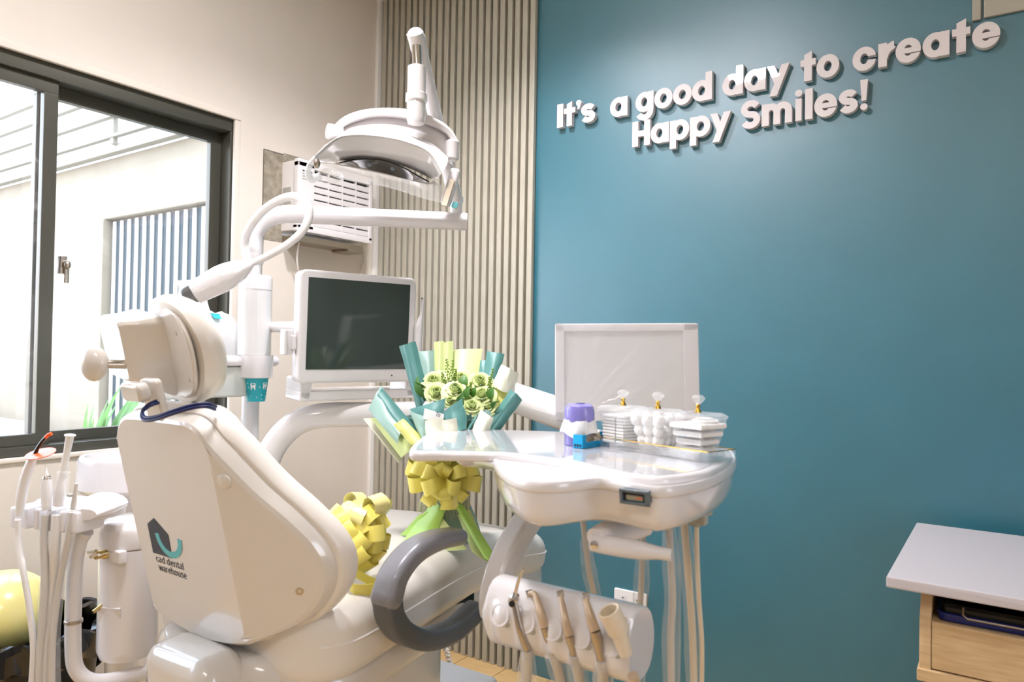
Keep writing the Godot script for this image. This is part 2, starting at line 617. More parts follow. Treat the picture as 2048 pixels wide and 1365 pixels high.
# ------------------------------------------------------------ the room
func room():
	var f := struct("floor", bx(Vector3(-2.65, -0.12, -2.65), Vector3(1.95, -0.006, 2.45)), M.joint_dark)
	var boards := []
	for v in 3:
		boards.append(mesh_of(bx(Vector3(0.0015, -0.006, 0.0015), Vector3(0.1985, 0.0, 0.5985), 0.001), 30, Vector3.ZERO))
	for i in 22:
		for j in 9:
			var z0 := -2.5 + j * 0.6 - fmod(i * 0.2, 0.6)
			var x0 := -2.5 + i * 0.2
			if z0 + 0.6 > 2.4 or x0 > 1.75: continue
			var b := MeshInstance3D.new()
			b.name = "plank"
			f.add_child(b, true)
			b.mesh = boards[0]
			b.position = Vector3(x0, 0, maxf(z0, -2.5))
			if z0 < -2.5: b.scale.z = (0.6 + z0 + 2.5) / 0.6
			b.material_override = M.floor_wood if rng.randf() < 0.55 else M.floor_wood_pale
	struct("ceiling", bx(Vector3(-2.65, 3.0, -2.65), Vector3(1.95, 3.12, 2.45)), M.ceiling_white)
	struct("wall_back", bx(Vector3(-2.65, -0.1, -2.65), Vector3(1.95, 3.05, -2.5)), M.blue_wall)
	struct("wall_right", join([bx(Vector3(1.8, -0.1, -2.65), Vector3(1.95, 3.05, -1.2)), bx(Vector3(1.8, -0.1, -1.2), Vector3(1.95, 0.9, -0.4)), bx(Vector3(1.8, 2.0, -1.2), Vector3(1.95, 3.05, -0.4)), bx(Vector3(1.8, -0.1, -0.4), Vector3(1.95, 3.05, 2.45))]), M.far_wall)  # opening out of view, placed to light the window wall from the right
	var w2 := Node3D.new()
	w2.name = "unseen_window_2"
	add_child(w2)
	w2.position = Vector3(1.87, 0.9, -0.8)
	tag(w2, "small plain window out of view, placed to light the room from the right", "", "", "structure")
	part(w2, "outer_frame", join([bx(Vector3(1.85, 0.9, -1.2), Vector3(1.90, 0.94, -0.4)), bx(Vector3(1.85, 1.96, -1.2), Vector3(1.90, 2.0, -0.4)), bx(Vector3(1.85, 0.94, -1.2), Vector3(1.90, 1.96, -1.16)), bx(Vector3(1.85, 0.94, -0.44), Vector3(1.90, 1.96, -0.4))]), M.frame_metal)
	part(w2, "pane", bx(Vector3(1.873, 0.94, -1.16), Vector3(1.877, 1.96, -0.44)), M.window_glass)
	struct("wall_front", bx(Vector3(-2.65, -0.1, 2.3), Vector3(1.95, 3.05, 2.45)), M.far_wall)
	# window wall with its two openings: the window and the air conditioner's hole
	var x0 := -2.65
	var x1 := -2.5
	struct("wall_left", join([
		bx(Vector3(x0, -0.1, -2.65), Vector3(x1, 3.05, -2.36)),
		bx(Vector3(x0, -0.1, -2.36), Vector3(x1, 1.76, -1.84)), bx(Vector3(x0, 2.115, -2.36), Vector3(x1, 3.05, -1.84)),
		bx(Vector3(x0, -0.1, -1.84), Vector3(x1, 3.05, -1.73)),
		bx(Vector3(x0, -0.1, -1.73), Vector3(x1, 0.952, 1.0)), bx(Vector3(x0, 2.218, -1.73), Vector3(x1, 3.05, 1.0)),
		bx(Vector3(x0, -0.1, 1.0), Vector3(x1, 3.05, 2.45))]), M.cream_wall)
	struct("lit_reveal_trim_4", join([bx(Vector3(-2.511, 2.196, -1.7325), Vector3(-2.494, 2.222, 1.0), 0.004), bx(Vector3(-2.5105, 0.9553, -1.7315), Vector3(-2.4945, 2.1957, -1.706), 0.004), bx(Vector3(-2.51, 0.94, -1.732), Vector3(-2.490, 0.955, 1.0), 0.004)]), M.cream_wall)  # added bead standing in for the brightly lit window reveal
	struct("trim_1", join([bx(Vector3(-2.5, 2.975, -2.5), Vector3(-2.47, 3.0, 2.3)), bx(Vector3(-2.5, 2.985, -2.5), Vector3(-1.6, 3.0, -2.46))]), M.ceiling_white)
	struct("trim_2", bx(Vector3(-2.5, 0, -2.5), Vector3(-2.482, 2.99, -2.455), 0.003), M.ceiling_white)

func window_and_outside():
	# aluminium sliding window
	var w := Node3D.new()
	w.name = "window_1"
	add_child(w)
	w.position = Vector3(-2.56, 0.952, -1.05)
	tag(w, "dark aluminium sliding window with clear panes", "", "", "structure")
	var zr := -1.73
	var zl := 1.0  # carried on out of view for daylight and sheen on the blue wall
	part(w, "outer_frame", join([
		bx(Vector3(-2.62, 2.150, zr), Vector3(-2.515, 2.200, zl), 0.003), bx(Vector3(-2.62, 0.954, zr), Vector3(-2.515, 0.985, zl), 0.003),
		bx(Vector3(-2.62, 0.985, zr), Vector3(-2.515, 2.150, zr + 0.03), 0.003), bx(Vector3(-2.62, 0.985, zl - 0.03), Vector3(-2.515, 2.150, zl), 0.003)]), M.frame_metal)
	var st := [[-1.70, -1.04, -2.59], [-1.085, -0.40, -2.545], [-0.445, 0.29, -2.59], [0.245, 0.97, -2.545]]
	for s in st:
		var a: float = s[0]
		var b: float = s[1]
		var x: float = s[2]
		part(w, "sash", join([
			bx(Vector3(x - 0.014, 2.108, a), Vector3(x + 0.014, 2.150, b), 0.002), bx(Vector3(x - 0.014, 0.985, a), Vector3(x + 0.014, 1.020, b), 0.002),
			bx(Vector3(x - 0.014, 1.02, a), Vector3(x + 0.014, 2.108, a + (0.045 if a < -1.2 or a > -1.0 else 0.042)), 0.002),
			bx(Vector3(x - 0.014, 1.02, b - 0.045), Vector3(x + 0.014, 2.108, b), 0.002)]), M.frame_metal)
		part(w, "pane", bx(Vector3(x - 0.002, 1.015, a + 0.03), Vector3(x + 0.002, 2.112, b - 0.03)), M.window_glass)
	var la := Vector3(-2.53, 1.562, -1.1106)
	part(w, "latch", join([bx(la + Vector3(-0.02, -0.03, -0.012), la + Vector3(0.004, 0.03, 0.01), 0.004), ball(la + Vector3(0.012, 0, -0.006), Vector3(0.014, 0.016, 0.012), 12), bx(la + Vector3(0.004, -0.06, -0.014), la + Vector3(0.016, 0.0, 0.0), 0.004)]), M.steel)
	# what stands outside
	struct("ground_outside", bx(Vector3(-16, -0.2, -3.3), Vector3(-2.66, -0.05, 8)), M.ground_concrete, "pale concrete yard outside the window")
	struct("wall_outside", join([bx(Vector3(-16, -0.1, -3.5), Vector3(-6.62, 2.99, -3.3)), bx(Vector3(-6.62, 2.42, -3.5), Vector3(-2.6, 2.99, -3.3)), bx(Vector3(-6.62, -0.1, -3.5), Vector3(-2.6, 2.42, -3.3))]), M.outer_wall, "pale cream wall of the yard outside")
	var g := thing("outdoor_slat_screen", "blue board screen with white vertical slats outside the window", "slat screen", Vector3(-5.0, 0, -3.3))
	part(g, "board", bx(Vector3(-6.55, -0.05, -3.298), Vector3(-3.2, 2.40, -3.275)), M.outer_blue)
	for i in 27:
		var x := -6.5 + i * 0.122
		part(g, "slat", bx(Vector3(x - 0.024, -0.05, -3.275), Vector3(x + 0.024, 2.40, -3.263), 0.003), M.outer_white)
	var c := thing("outdoor_column", "narrow cream column beside the blue slat screen outside", "column", Vector3(-6.62, -0.05, -3.28))
	part(c, "shaft", bx(Vector3(-6.70, -0.05, -3.299), Vector3(-6.57, 2.42, -3.20), 0.01), M.outer_wall)
	part(c, "beam", bx(Vector3(-6.70, 2.42, -3.299), Vector3(-2.7, 2.52, -3.22), 0.01), M.outer_wall)
	var r := thing("yard_roof", "clear roof sheets on grey steel purlins over the yard", "roof", Vector3(-7, 2.99, -3.2))
	part(r, "eave_beam", bx(Vector3(-14, 2.99, -3.28), Vector3(-3.0, 3.06, -3.2), 0.005), M.steel_grey)
	for k in 4:
		part(r, "purlin", bx(Vector3(-14, 3.10 + k * 0.17, -3.2 + k * 0.02), Vector3(-3.0, 3.125 + k * 0.17, -3.15 + k * 0.02), 0.004), M.steel_grey)
	part(r, "roof_sheet", bx(Vector3(-14, 3.06, -3.31), Vector3(-3.0, 3.75, -3.29)), M.outer_white)
	part(r, "roof_post", bx(Vector3(-6.3778, 3.1674, -3.2) + Vector3(-0.025, -0.12, 0), Vector3(-6.3778, 3.1674, -3.2) + Vector3(0.025, 0.12, 0.04)), M.steel_grey)
	var wb := Vector3(-7.5582, 0.7902, -3)
	single("low_white_wall", "low white wall in the yard, seen through the left pane", "low wall", bx(Vector3(-13, -0.05, -2.9), Vector3(-6.9, 0.62, -2.75), 0.01), M.outer_white)
	var pl := thing("potted_plant", "small green plant in a pot by the outdoor slat screen", "plant", Vector3(-5.7449, 0.7659, -2.95) * Vector3(1, 0, 1))
	var pb := where(pl)
	part(pl, "pot", turned([Vector2(0.09, 0), Vector2(0.13, 0.28), Vector2(0.12, 0.28), Vector2(0.11, 0.24)], pb, Vector3.UP, 16), M.outer_white)
	for k in 14:
		var an := k * 2.4
		var hh := 0.5 + 0.3 * fmod(k * 0.37, 1.0)
		var d := Vector3(cos(an), 0, sin(an))
		var p0 := pb + Vector3.UP * 0.24
		part(pl, "leaf", leaf_shape(p0, p0 + d * 0.22 + Vector3.UP * hh, 0.05), M.leaf_green)

func leaf_shape(a: Vector3, b: Vector3, w: float, bend := 0.15) -> PackedVector3Array:
	var g := []
	var d := b - a
	var side := d.cross(Vector3.UP if absf(d.normalized().y) < 0.9 else Vector3.BACK).normalized()
	var nn := side.cross(d).normalized()
	for i in 7:
		var t := i / 6.0
		var ww := w * sin(PI * pow(clampf(t, 0.02, 0.98), 0.8))
		var row := PackedVector3Array()
		for j in 3:
			row.append(a + d * t + side * ww * (j - 1) + nn * (sin(PI * t) * bend * d.length() + absf(j - 1) * ww * 0.35))
		g.append(row)
	return sheet(g, 0.0007)

func slat_wall():
	var t := thing("slat_panel", "tall taupe fluted slat panel in the corner beside the blue wall", "wall panel", Vector3(-2.05, 0, -2.49))
	part(t, "backing", bx(Vector3(-2.48, 0, -2.499), Vector3(-1.606, 2.98, -2.493)), M.slat_backing_shaded)
	var soup := bx(Vector3(-0.0125, 0, 0), Vector3(0.0125, 2.985, 0.020), 0.003)
	var me := mesh_of(soup, 38, Vector3.ZERO)
	for i in 23:
		var o := MeshInstance3D.new()
		o.name = "slat"
		t.add_child(o, true)
		o.mesh = me
		o.material_override = M.slat_taupe
		o.position = Vector3(-2.462 + i * 0.0384, 0, -2.494) - where(t)

# ------------------------------------------------------------ raised letters
func put_glyph(called: String, outers: Array, holes: Array, label: String, x0: float, y0: float):
	# outlines in centimetres; caps are cut at each hole so that none has a hole of its own
	var s := PackedVector3Array()
	var z0 := -2.497
	var z1 := -2.476
	var k := 0.01
	for o in outers + holes:
		var q: PackedVector2Array = o
		var side := PackedVector3Array()
		var ishole: bool = holes.has(o)
		var area := 0.0
		for i in q.size(): area += q[i].cross(q[(i + 1) % q.size()])
		for i in q.size():
			var a = q[i]
			var b = q[(i + 1) % q.size()]
			var pa := Vector3(x0 + a.x * k, y0 + a.y * k, z0)
			var pb := Vector3(x0 + b.x * k, y0 + b.y * k, z0)
			var up := Vector3(0, 0, z1 - z0)
			if (area > 0) == (not ishole): side.append_array([pa, pa + up, pb + up, pa, pb + up, pb])
			else: side.append_array([pa, pb + up, pa + up, pa, pb, pb + up])
		s.append_array(side)
	var big := 100.0
	for o in outers:
		var bits := [o]
		for h in holes:
			var c := 0.0
			for v in h: c += v.x
			c /= h.size()
			var nx := []
			for b in bits:
				for half in [PackedVector2Array([Vector2(-big, -big), Vector2(c, -big), Vector2(c, big), Vector2(-big, big)]), PackedVector2Array([Vector2(c, -big), Vector2(big, -big), Vector2(big, big), Vector2(c, big)])]:
					for piece in Geometry2D.intersect_polygons(b, half):
						nx.append_array(Geometry2D.clip_polygons(piece, h))
			bits = nx
		for b in bits:
			var idx := Geometry2D.triangulate_polygon(b)
			for i in range(0, idx.size(), 3):
				var p: Vector2 = b[idx[i]]
				var q: Vector2 = b[idx[i + 1]]
				var r: Vector2 = b[idx[i + 2]]
				var ccw := (q - p).cross(r - p) > 0
				for v in ([p, r, q] if ccw else [p, q, r]): s.append(Vector3(x0 + v.x * k, y0 + v.y * k, z1))
	single(called, label, "letter", s, M.letter_white, "raised white letters on the blue wall", 25.0)

func rect2(x0: float, y0: float, x1: float, y1: float) -> PackedVector2Array:
	return PackedVector2Array([Vector2(x0, y0), Vector2(x1, y0), Vector2(x1, y1), Vector2(x0, y1)])

func merged(a: PackedVector2Array, b: PackedVector2Array) -> PackedVector2Array:
	var best: PackedVector2Array = a
	var most := -1.0
	for p in Geometry2D.merge_polygons(a, b):
		var ar := 0.0
		for i in p.size(): ar += p[i].cross(p[(i + 1) % p.size()])
		if absf(ar) > most and not Geometry2D.is_polygon_clockwise(p):
			most = absf(ar)
			best = p
	return best

func stroke(pts: Array, w: float) -> PackedVector2Array:
	return Geometry2D.offset_polyline(PackedVector2Array(pts), w / 2, Geometry2D.JOIN_ROUND, Geometry2D.END_BUTT)[0]

func glyph(ch: String, w: float) -> Array:
	var xh := 7.3
	var cap := 9.4
	var asc := 10.0
	var s := 2.4
	var n := 40
	var cy := xh / 2
	var round_outer := func(a: float, b: float): return oval((b - a) / 2, xh / 2 + 0.1, n, Vector2((a + b) / 2, cy))
	var round_hole := func(a: float, b: float): return oval((b - a) / 2 - s * 0.94, xh / 2 + 0.1 - s * 0.86, n, Vector2((a + b) / 2, cy))
	match ch:
		"I": return [[rect2(0, 0, w, cap)], []]
		"l": return [[rect2(0, 0, w, asc)], []]
		"H":
			var h := merged(merged(rect2(0, 0, s, cap), rect2(s - 0.5, 3.55, w - s + 0.5, 5.75)), rect2(w - s, 0, w, cap))
			return [[h], []]
		"i": return [[rect2(0.15, 0, w - 0.15, xh), oval(w / 2, w / 2, 24, Vector2(w / 2, 9.1))], []]
		"!": return [[PackedVector2Array([Vector2(0.45, 3.1), Vector2(w - 0.45, 3.1), Vector2(w, cap + 0.3), Vector2(0, cap + 0.3)]), oval(w / 2 - 0.05, w / 2 - 0.05, 24, Vector2(w / 2, 1.15))], []]
		"'": return [[merged(oval(w * 0.42, w * 0.42, 20, Vector2(w * 0.5, 8.4)), PackedVector2Array([Vector2(w * 0.3, 5.9), Vector2(w * 0.62, 5.9), Vector2(w * 0.93, 8.5), Vector2(w * 0.4, 8.2)]))], []]
		"o": return [[round_outer.call(0.0, w)], [round_hole.call(0.0, w)]]
		"a", "d", "p", "g":
			var left := ch == "p"
			var a := 0.3 if left else 0.0
			var b := w if left else w - 0.3
			var y0: float = {"a": 0.0, "d": 0.0, "p": -2.9, "g": 0.2}[ch]
			var y1: float = {"a": xh, "d": asc, "p": xh, "g": xh}[ch]
			var st := rect2(0, y0, s, y1) if left else rect2(w - s, y0, w, y1)
			var out := merged(round_outer.call(a, b), st)
			if ch == "g":
				var pts := []
				for k in 13:
					var an := deg_to_rad(0.0 - k * 13.0)
					pts.append(Vector2(w / 2 + cos(an) * (w / 2 - s * 0.5), 0.2 + sin(an) * 2.35))
				pts.push_front(Vector2(w - s * 0.5, 1.6))
				out = merged(out, stroke(pts, s * 0.93))
			var hs := Geometry2D.clip_polygons(round_hole.call(a, b), st)
			return [[out], [hs[0]]]
		"c":
			var o: PackedVector2Array = round_outer.call(0.0, w)
			var cut := merged(round_hole.call(0.0, w), PackedVector2Array([Vector2(w / 2, cy - 0.45), Vector2(w + 1, cy - 0.75), Vector2(w + 1, cy + 0.75), Vector2(w / 2, cy + 0.45)]))
			return [[Geometry2D.clip_polygons(o, cut)[0]], []]
		"e":
			var o: PackedVector2Array = round_outer.call(0.0, w)
			var h: PackedVector2Array = round_hole.call(0.0, w)
			var up := Geometry2D.intersect_polygons(h, rect2(0, cy + 0.75, w, xh))[0]
			var low := Geometry2D.intersect_polygons(h, rect2(0, 0, w, cy - 0.85))[0]
			var cut := merged(low, rect2(w / 2, cy - 1.2, w + 1, cy - 0.85))
			return [[Geometry2D.clip_polygons(o, cut)[0]], [up]]
		"t":
			var x := w * 0.24
			var stem := PackedVector2Array([Vector2(x, 0), Vector2(x + s, 0), Vector2(x + s, 9.7), Vector2(x, 8.7)])
			return [[merged(stem, rect2(0, 5.0, w, 7.1))], []]
		"r":
			var arm := stroke([Vector2(s * 0.6, 2.6), Vector2(s * 0.75, 4.2), Vector2(s * 1.1, 5.4), Vector2(s * 1.5, 5.95), Vector2(w - 0.6, 6.2), Vector2(w, 6.2)], 2.4)
			return [[merged(rect2(0, 0, s, xh), arm)], []]
		"m":
			var out := rect2(0, 0, s, xh)
			var half := (w - s) / 2
			for k in 2:
				var x := s / 2 + k * half
				var pts := [Vector2(x, 3.2)]
				for q in 9:
					var an := PI - PI * q / 8
					pts.append(Vector2(x + half / 2 + cos(an) * half / 2, 4.2 + sin(an) * 2.0))
				pts.append(Vector2(x + half, 0))
				out = merged(out, stroke(pts, s * 0.92))
			return [[out], []]
		"s", "S":
			var h := xh + 0.2 if ch == "s" else cap + 0.4
			var r := w / 2 - s * 0.45
			var rv := (h - s * 0.9) / 4
			var pts := []
			for k in 11:
				var an := deg_to_rad(20.0 + k * 25.0)
				pts.append(Vector2(w / 2 + cos(an) * r, h - 0.1 - s * 0.45 - rv + sin(an) * rv))
			for k in range(1, 11):
				var an := deg_to_rad(90.0 - k * 25.0 - 0.0)
				pts.append(Vector2(w / 2 + cos(an) * r, -0.1 + s * 0.45 + rv + sin(an) * rv))
			return [[stroke(pts, s * 0.9)], []]
		"y":
			var a := PackedVector2Array([Vector2(0, xh), Vector2(s * 1.02, xh), Vector2(w * 0.62, 1.2), Vector2(w * 0.36, 0.4)])
			var b := PackedVector2Array([Vector2(w - s * 1.02, xh), Vector2(w, xh), Vector2(w * 0.45, -2.9), Vector2(w * 0.45 - s * 1.02, -2.9)])
			return [[merged(a, b)], []]
	return [[], []]

func lettering():
	var ordinal := ["first", "second", "third"]
	# pixel-measured left and right ends along the wall, in metres
	var rows := [
		["I", "It's", Vector2(-1.4945, -1.4669)], ["t", "It's", Vector2(-1.4628, -1.4115)], ["'", "It's", Vector2(-1.4109, -1.383)], ["s", "It's", Vector2(-1.3859, -1.3223)],
		["a", "a", Vector2(-1.2592, -1.1861)], ["g", "good", Vector2(-1.1534, -1.0813)], ["o", "good", Vector2(-1.0785, -1.0078)], ["o", "good", Vector2(-1.0062, -0.9353)], ["d", "good", Vector2(-0.9348, -0.8616)],
		["d", "day", Vector2(-0.8256, -0.7535)], ["a", "day", Vector2(-0.7494, -0.6779)], ["y", "day", Vector2(-0.6723, -0.6009)], ["t", "to", Vector2(-0.566, -0.519)], ["o", "to", Vector2(-0.5166, -0.4482)],
		["c", "create", Vector2(-0.4095, -0.3422)], ["r", "create", Vector2(-0.3361, -0.2927)], ["e", "create", Vector2(-0.2884, -0.2204)], ["a", "create", Vector2(-0.2161, -0.1465)], ["t", "create", Vector2(-0.1401, -0.0944)], ["e", "create", Vector2(-0.0903, -0.0218)]]
	var rows2 := [
		["H", "Happy", Vector2(-1.1651, -1.0934)], ["a", "Happy", Vector2(-1.0915, -1.0197)], ["p", "Happy", Vector2(-1.0164, -0.9434)], ["p", "Happy", Vector2(-0.9409, -0.8664)], ["y", "Happy", Vector2(-0.8665, -0.7942)],
		["S", "Smiles", Vector2(-0.7596, -0.6943)], ["m", "Smiles", Vector2(-0.6896, -0.5905)], ["i", "Smiles", Vector2(-0.5824, -0.5598)], ["l", "Smiles", Vector2(-0.5506, -0.5274)], ["e", "Smiles", Vector2(-0.5224, -0.4535)], ["s", "Smiles", Vector2(-0.4484, -0.3927)], ["!", "Smiles", Vector2(-0.3866, -0.3645)]]
	var last := ""
	var seen := {}
	for k in 2:
		for r in (rows if k == 0 else rows2):
			if r[1] != last:
				last = r[1]
				seen = {}
			seen[r[0]] = seen.get(r[0], 0) + 1
			var gl := glyph(r[0], (r[2].y - r[2].x) * 100.0)
			var what: String = {"'": "apostrophe", "!": "exclamation mark"}.get(r[0], ("capital letter " if r[0] in ["I", "H", "S"] else "letter ") + r[0])
			var extra: String = (ordinal[seen[r[0]] - 1] + " ") if (r[0] in ["o", "e", "p"] and r[1] in ["good", "create", "Happy"]) else ""
			put_glyph("letter", gl[0], gl[1], "raised white %s%s of the wall word %s" % [extra, what, r[1]], r[2].x, 2.2045 if k == 0 else 2.0785)

func wall_fittings():
	# window air conditioner in its hole
	var a := thing("air_conditioner", "white window air conditioner set through the cream wall", "air conditioner", Vector3(-2.44, 1.78, -2.14))
	var x := -2.39
	var z1 := -1.93
	var z0 := -2.35
	var y0 := 1.785
	var y1 := 2.085
	part(a, "casing", bx(Vector3(-2.64, y0 + 0.005, z0 + 0.01), Vector3(x - 0.03, y1 - 0.005, z1 - 0.005), 0.004), M.matt_white)
	# front panel as a frame round the grille and the control strip
	part(a, "front_panel", join([
		bx(Vector3(x - 0.03, y1 - 0.035, z0), Vector3(x, y1, z1), 0.005), bx(Vector3(x - 0.03, y0, z0), Vector3(x, y0 + 0.03, z1), 0.005),
		bx(Vector3(x - 0.03, y0 + 0.01, z1 - 0.085), Vector3(x, y1 - 0.01, z1), 0.005), bx(Vector3(x - 0.03, y0 + 0.01, z0), Vector3(x, y1 - 0.01, z0 + 0.022), 0.005)]), M.white_plastic)
	part(a, "grille_back", bx(Vector3(x - 0.028, y0 + 0.02, z0 + 0.02), Vector3(x - 0.02, y1 - 0.02, z1 - 0.08)), M.louver_dark)
	for k in 8:
		var y := y0 + 0.042 + k * 0.0285
		part(a, "louver", bx(Vector3(x - 0.018, y - 0.0118, z0 + 0.02), Vector3(x - 0.003, y + 0.0118, z1 - 0.08), 0.003), M.white_plastic)
	for k in 3:
		var z := z0 + 0.022 + (z1 - z0 - 0.107) * (k + 1) / 4.0
		part(a, "grille_bar", bx(Vector3(x - 0.02, y0 + 0.02, z - 0.0025), Vector3(x - 0.002, y1 - 0.02, z + 0.0025), 0.001), M.white_plastic)
	for k in 4:
		part(a, "vent_slot", bx(Vector3(x - 0.002, y1 - 0.052 - k * 0.011, z1 - 0.07), Vector3(x + 0.0008, y1 - 0.047 - k * 0.011, z1 - 0.02)), M.louver_dark if k == 0 else M.label_grey)
	part(a, "knob", turned([Vector2(0.018, 0), Vector2(0.018, 0.008), Vector2(0.015, 0.012)], Vector3(x, 1.925, z1 - 0.045), Vector3.RIGHT, 20), M.white_plastic)
	part(a, "rating_label", bx(Vector3(-2.49, 1.90, z1 - 0.006), Vector3(-2.44, 1.97, z1 - 0.003)), M.label_grey)
	part(a, "bottom_tray", join([bx(Vector3(-2.50, 1.745, z0 + 0.05), Vector3(x - 0.01, 1.770, z1 - 0.01), 0.003), bx(Vector3(-2.5, 1.735, z0 + 0.05), Vector3(x, 1.745, z0 + 0.14), 0.003)]), M.steel)
	# bare cement round the hole
	struct("trim_3", join([bx(Vector3(-2.52, 1.745, -1.94), Vector3(-2.499, 2.11, -1.845)), bx(Vector3(-2.515, 2.085, -2.35), Vector3(-2.499, 2.12, -1.94)), bx(Vector3(-2.515, 1.76, -2.36), Vector3(-2.499, 1.775, -1.94))]), M.cement)
	single("power_cord", "thin white cord hanging from the air conditioner to behind the monitor", "cord", tube(spline([Vector3(-2.43, 1.77, -1.975), Vector3(-2.46, 1.66, -1.99), Vector3(-2.485, 1.55, -2.05), Vector3(-2.49, 1.40, -2.06), Vector3(-2.49, 1.1, -2.04)]), 0.004, 8), M.hose_white)
	single("ac_drain_cord", "thin grey cord running down the cream wall right of the air conditioner", "cord", tube(spline([Vector3(-2.45, 1.7921, -2.3427), Vector3(-2.49, 1.7248, -2.3957), Vector3(-2.49, 1.6647, -2.3814), Vector3(-2.49, 1.4437, -2.3938)]), 0.003, 8), M.hose_grey)
	# double socket
	var s := thing("wall_outlet", "white double wall socket low on the blue wall", "outlet", Vector3(-1.155, 0.345, -2.5))
	part(s, "face_plate", soft(rrect(0.132, 0.072, 0.006), 0.009, 0.003, Transform3D(Basis(), Vector3(-1.155, 0.386, -2.5))), M.matt_white)
	for k in 2:
		var c := Vector3(-1.183 + k * 0.056, 0.386, -2.491)
		part(s, "socket", soft(rrect(0.022, 0.034, 0.003), 0.002, 0.0008, Transform3D(Basis(), c)), M.white_plastic)
		for q in 2:
			part(s, "slot", bx(c + Vector3(-0.0025, -0.011 + q * 0.015, 0.001), c + Vector3(0.0025, -0.006 + q * 0.015, 0.0026)), M.black_plastic)
	# beige panel and strip high on the blue wall
	single("wall_panel", "wide beige panel high on the blue wall at the right edge", "panel", bx(Vector3(-0.062, 2.297, -2.5), Vector3(1.2, 2.98, -2.488), 0.002), M.beige_panel)
	single("panel_strip", "narrow beige strip left of the wide beige wall panel", "panel", bx(Vector3(-0.091, 2.295, -2.5), Vector3(-0.069, 2.98, -2.488), 0.002), M.beige_panel)
	# ceiling lamps out of view: one gleams on the letters, two placed for light
	for k in 3:
		var c: Vector3 = [Vector3(-1.24, 2.965, -0.73), Vector3(0.2, 2.965, 1.0), Vector3(-1.45, 2.965, -1.65)][k]
		var w: float = [0.13, 0.28, 0.09][k]
		var w2: float = [0.13, 0.58, 0.09][k]
		var l := thing("unseen_ceiling_light", ["small square ceiling panel light above the dental chair", "unseen long ceiling panel light placed to light what faces the camera", "unseen small square downlight placed to light the corner by the slat panel"][k], "ceiling light", c)
		part(l, "housing", join([bx(c + Vector3(-w2 - 0.02, 0.0, -w - 0.02), c + Vector3(w2 + 0.02, 0.035, w + 0.02), 0.004)]), M.matt_white)
		part(l, "diffuser", bx(c + Vector3(-w2, -0.004, -w), c + Vector3(w2, 0.002, w), 0.001), M.lamp_glow)

# ------------------------------------------------------------ the patient chair
const CO := Vector3(-1.335, 0.72, -0.859)
const CS := Vector3(0, 0.972, 0.233)
const CN := Vector3(0, -0.233, 0.972)

func chair_back(u: float, s: float, n: float) -> Vector3:
	return CO + Vector3(u, 0, 0) + CS * s + CN * n

func back_fall(u: float) -> float:
	var d := maxf(0.0, absf(u) - 0.158)
	return -0.57 * d

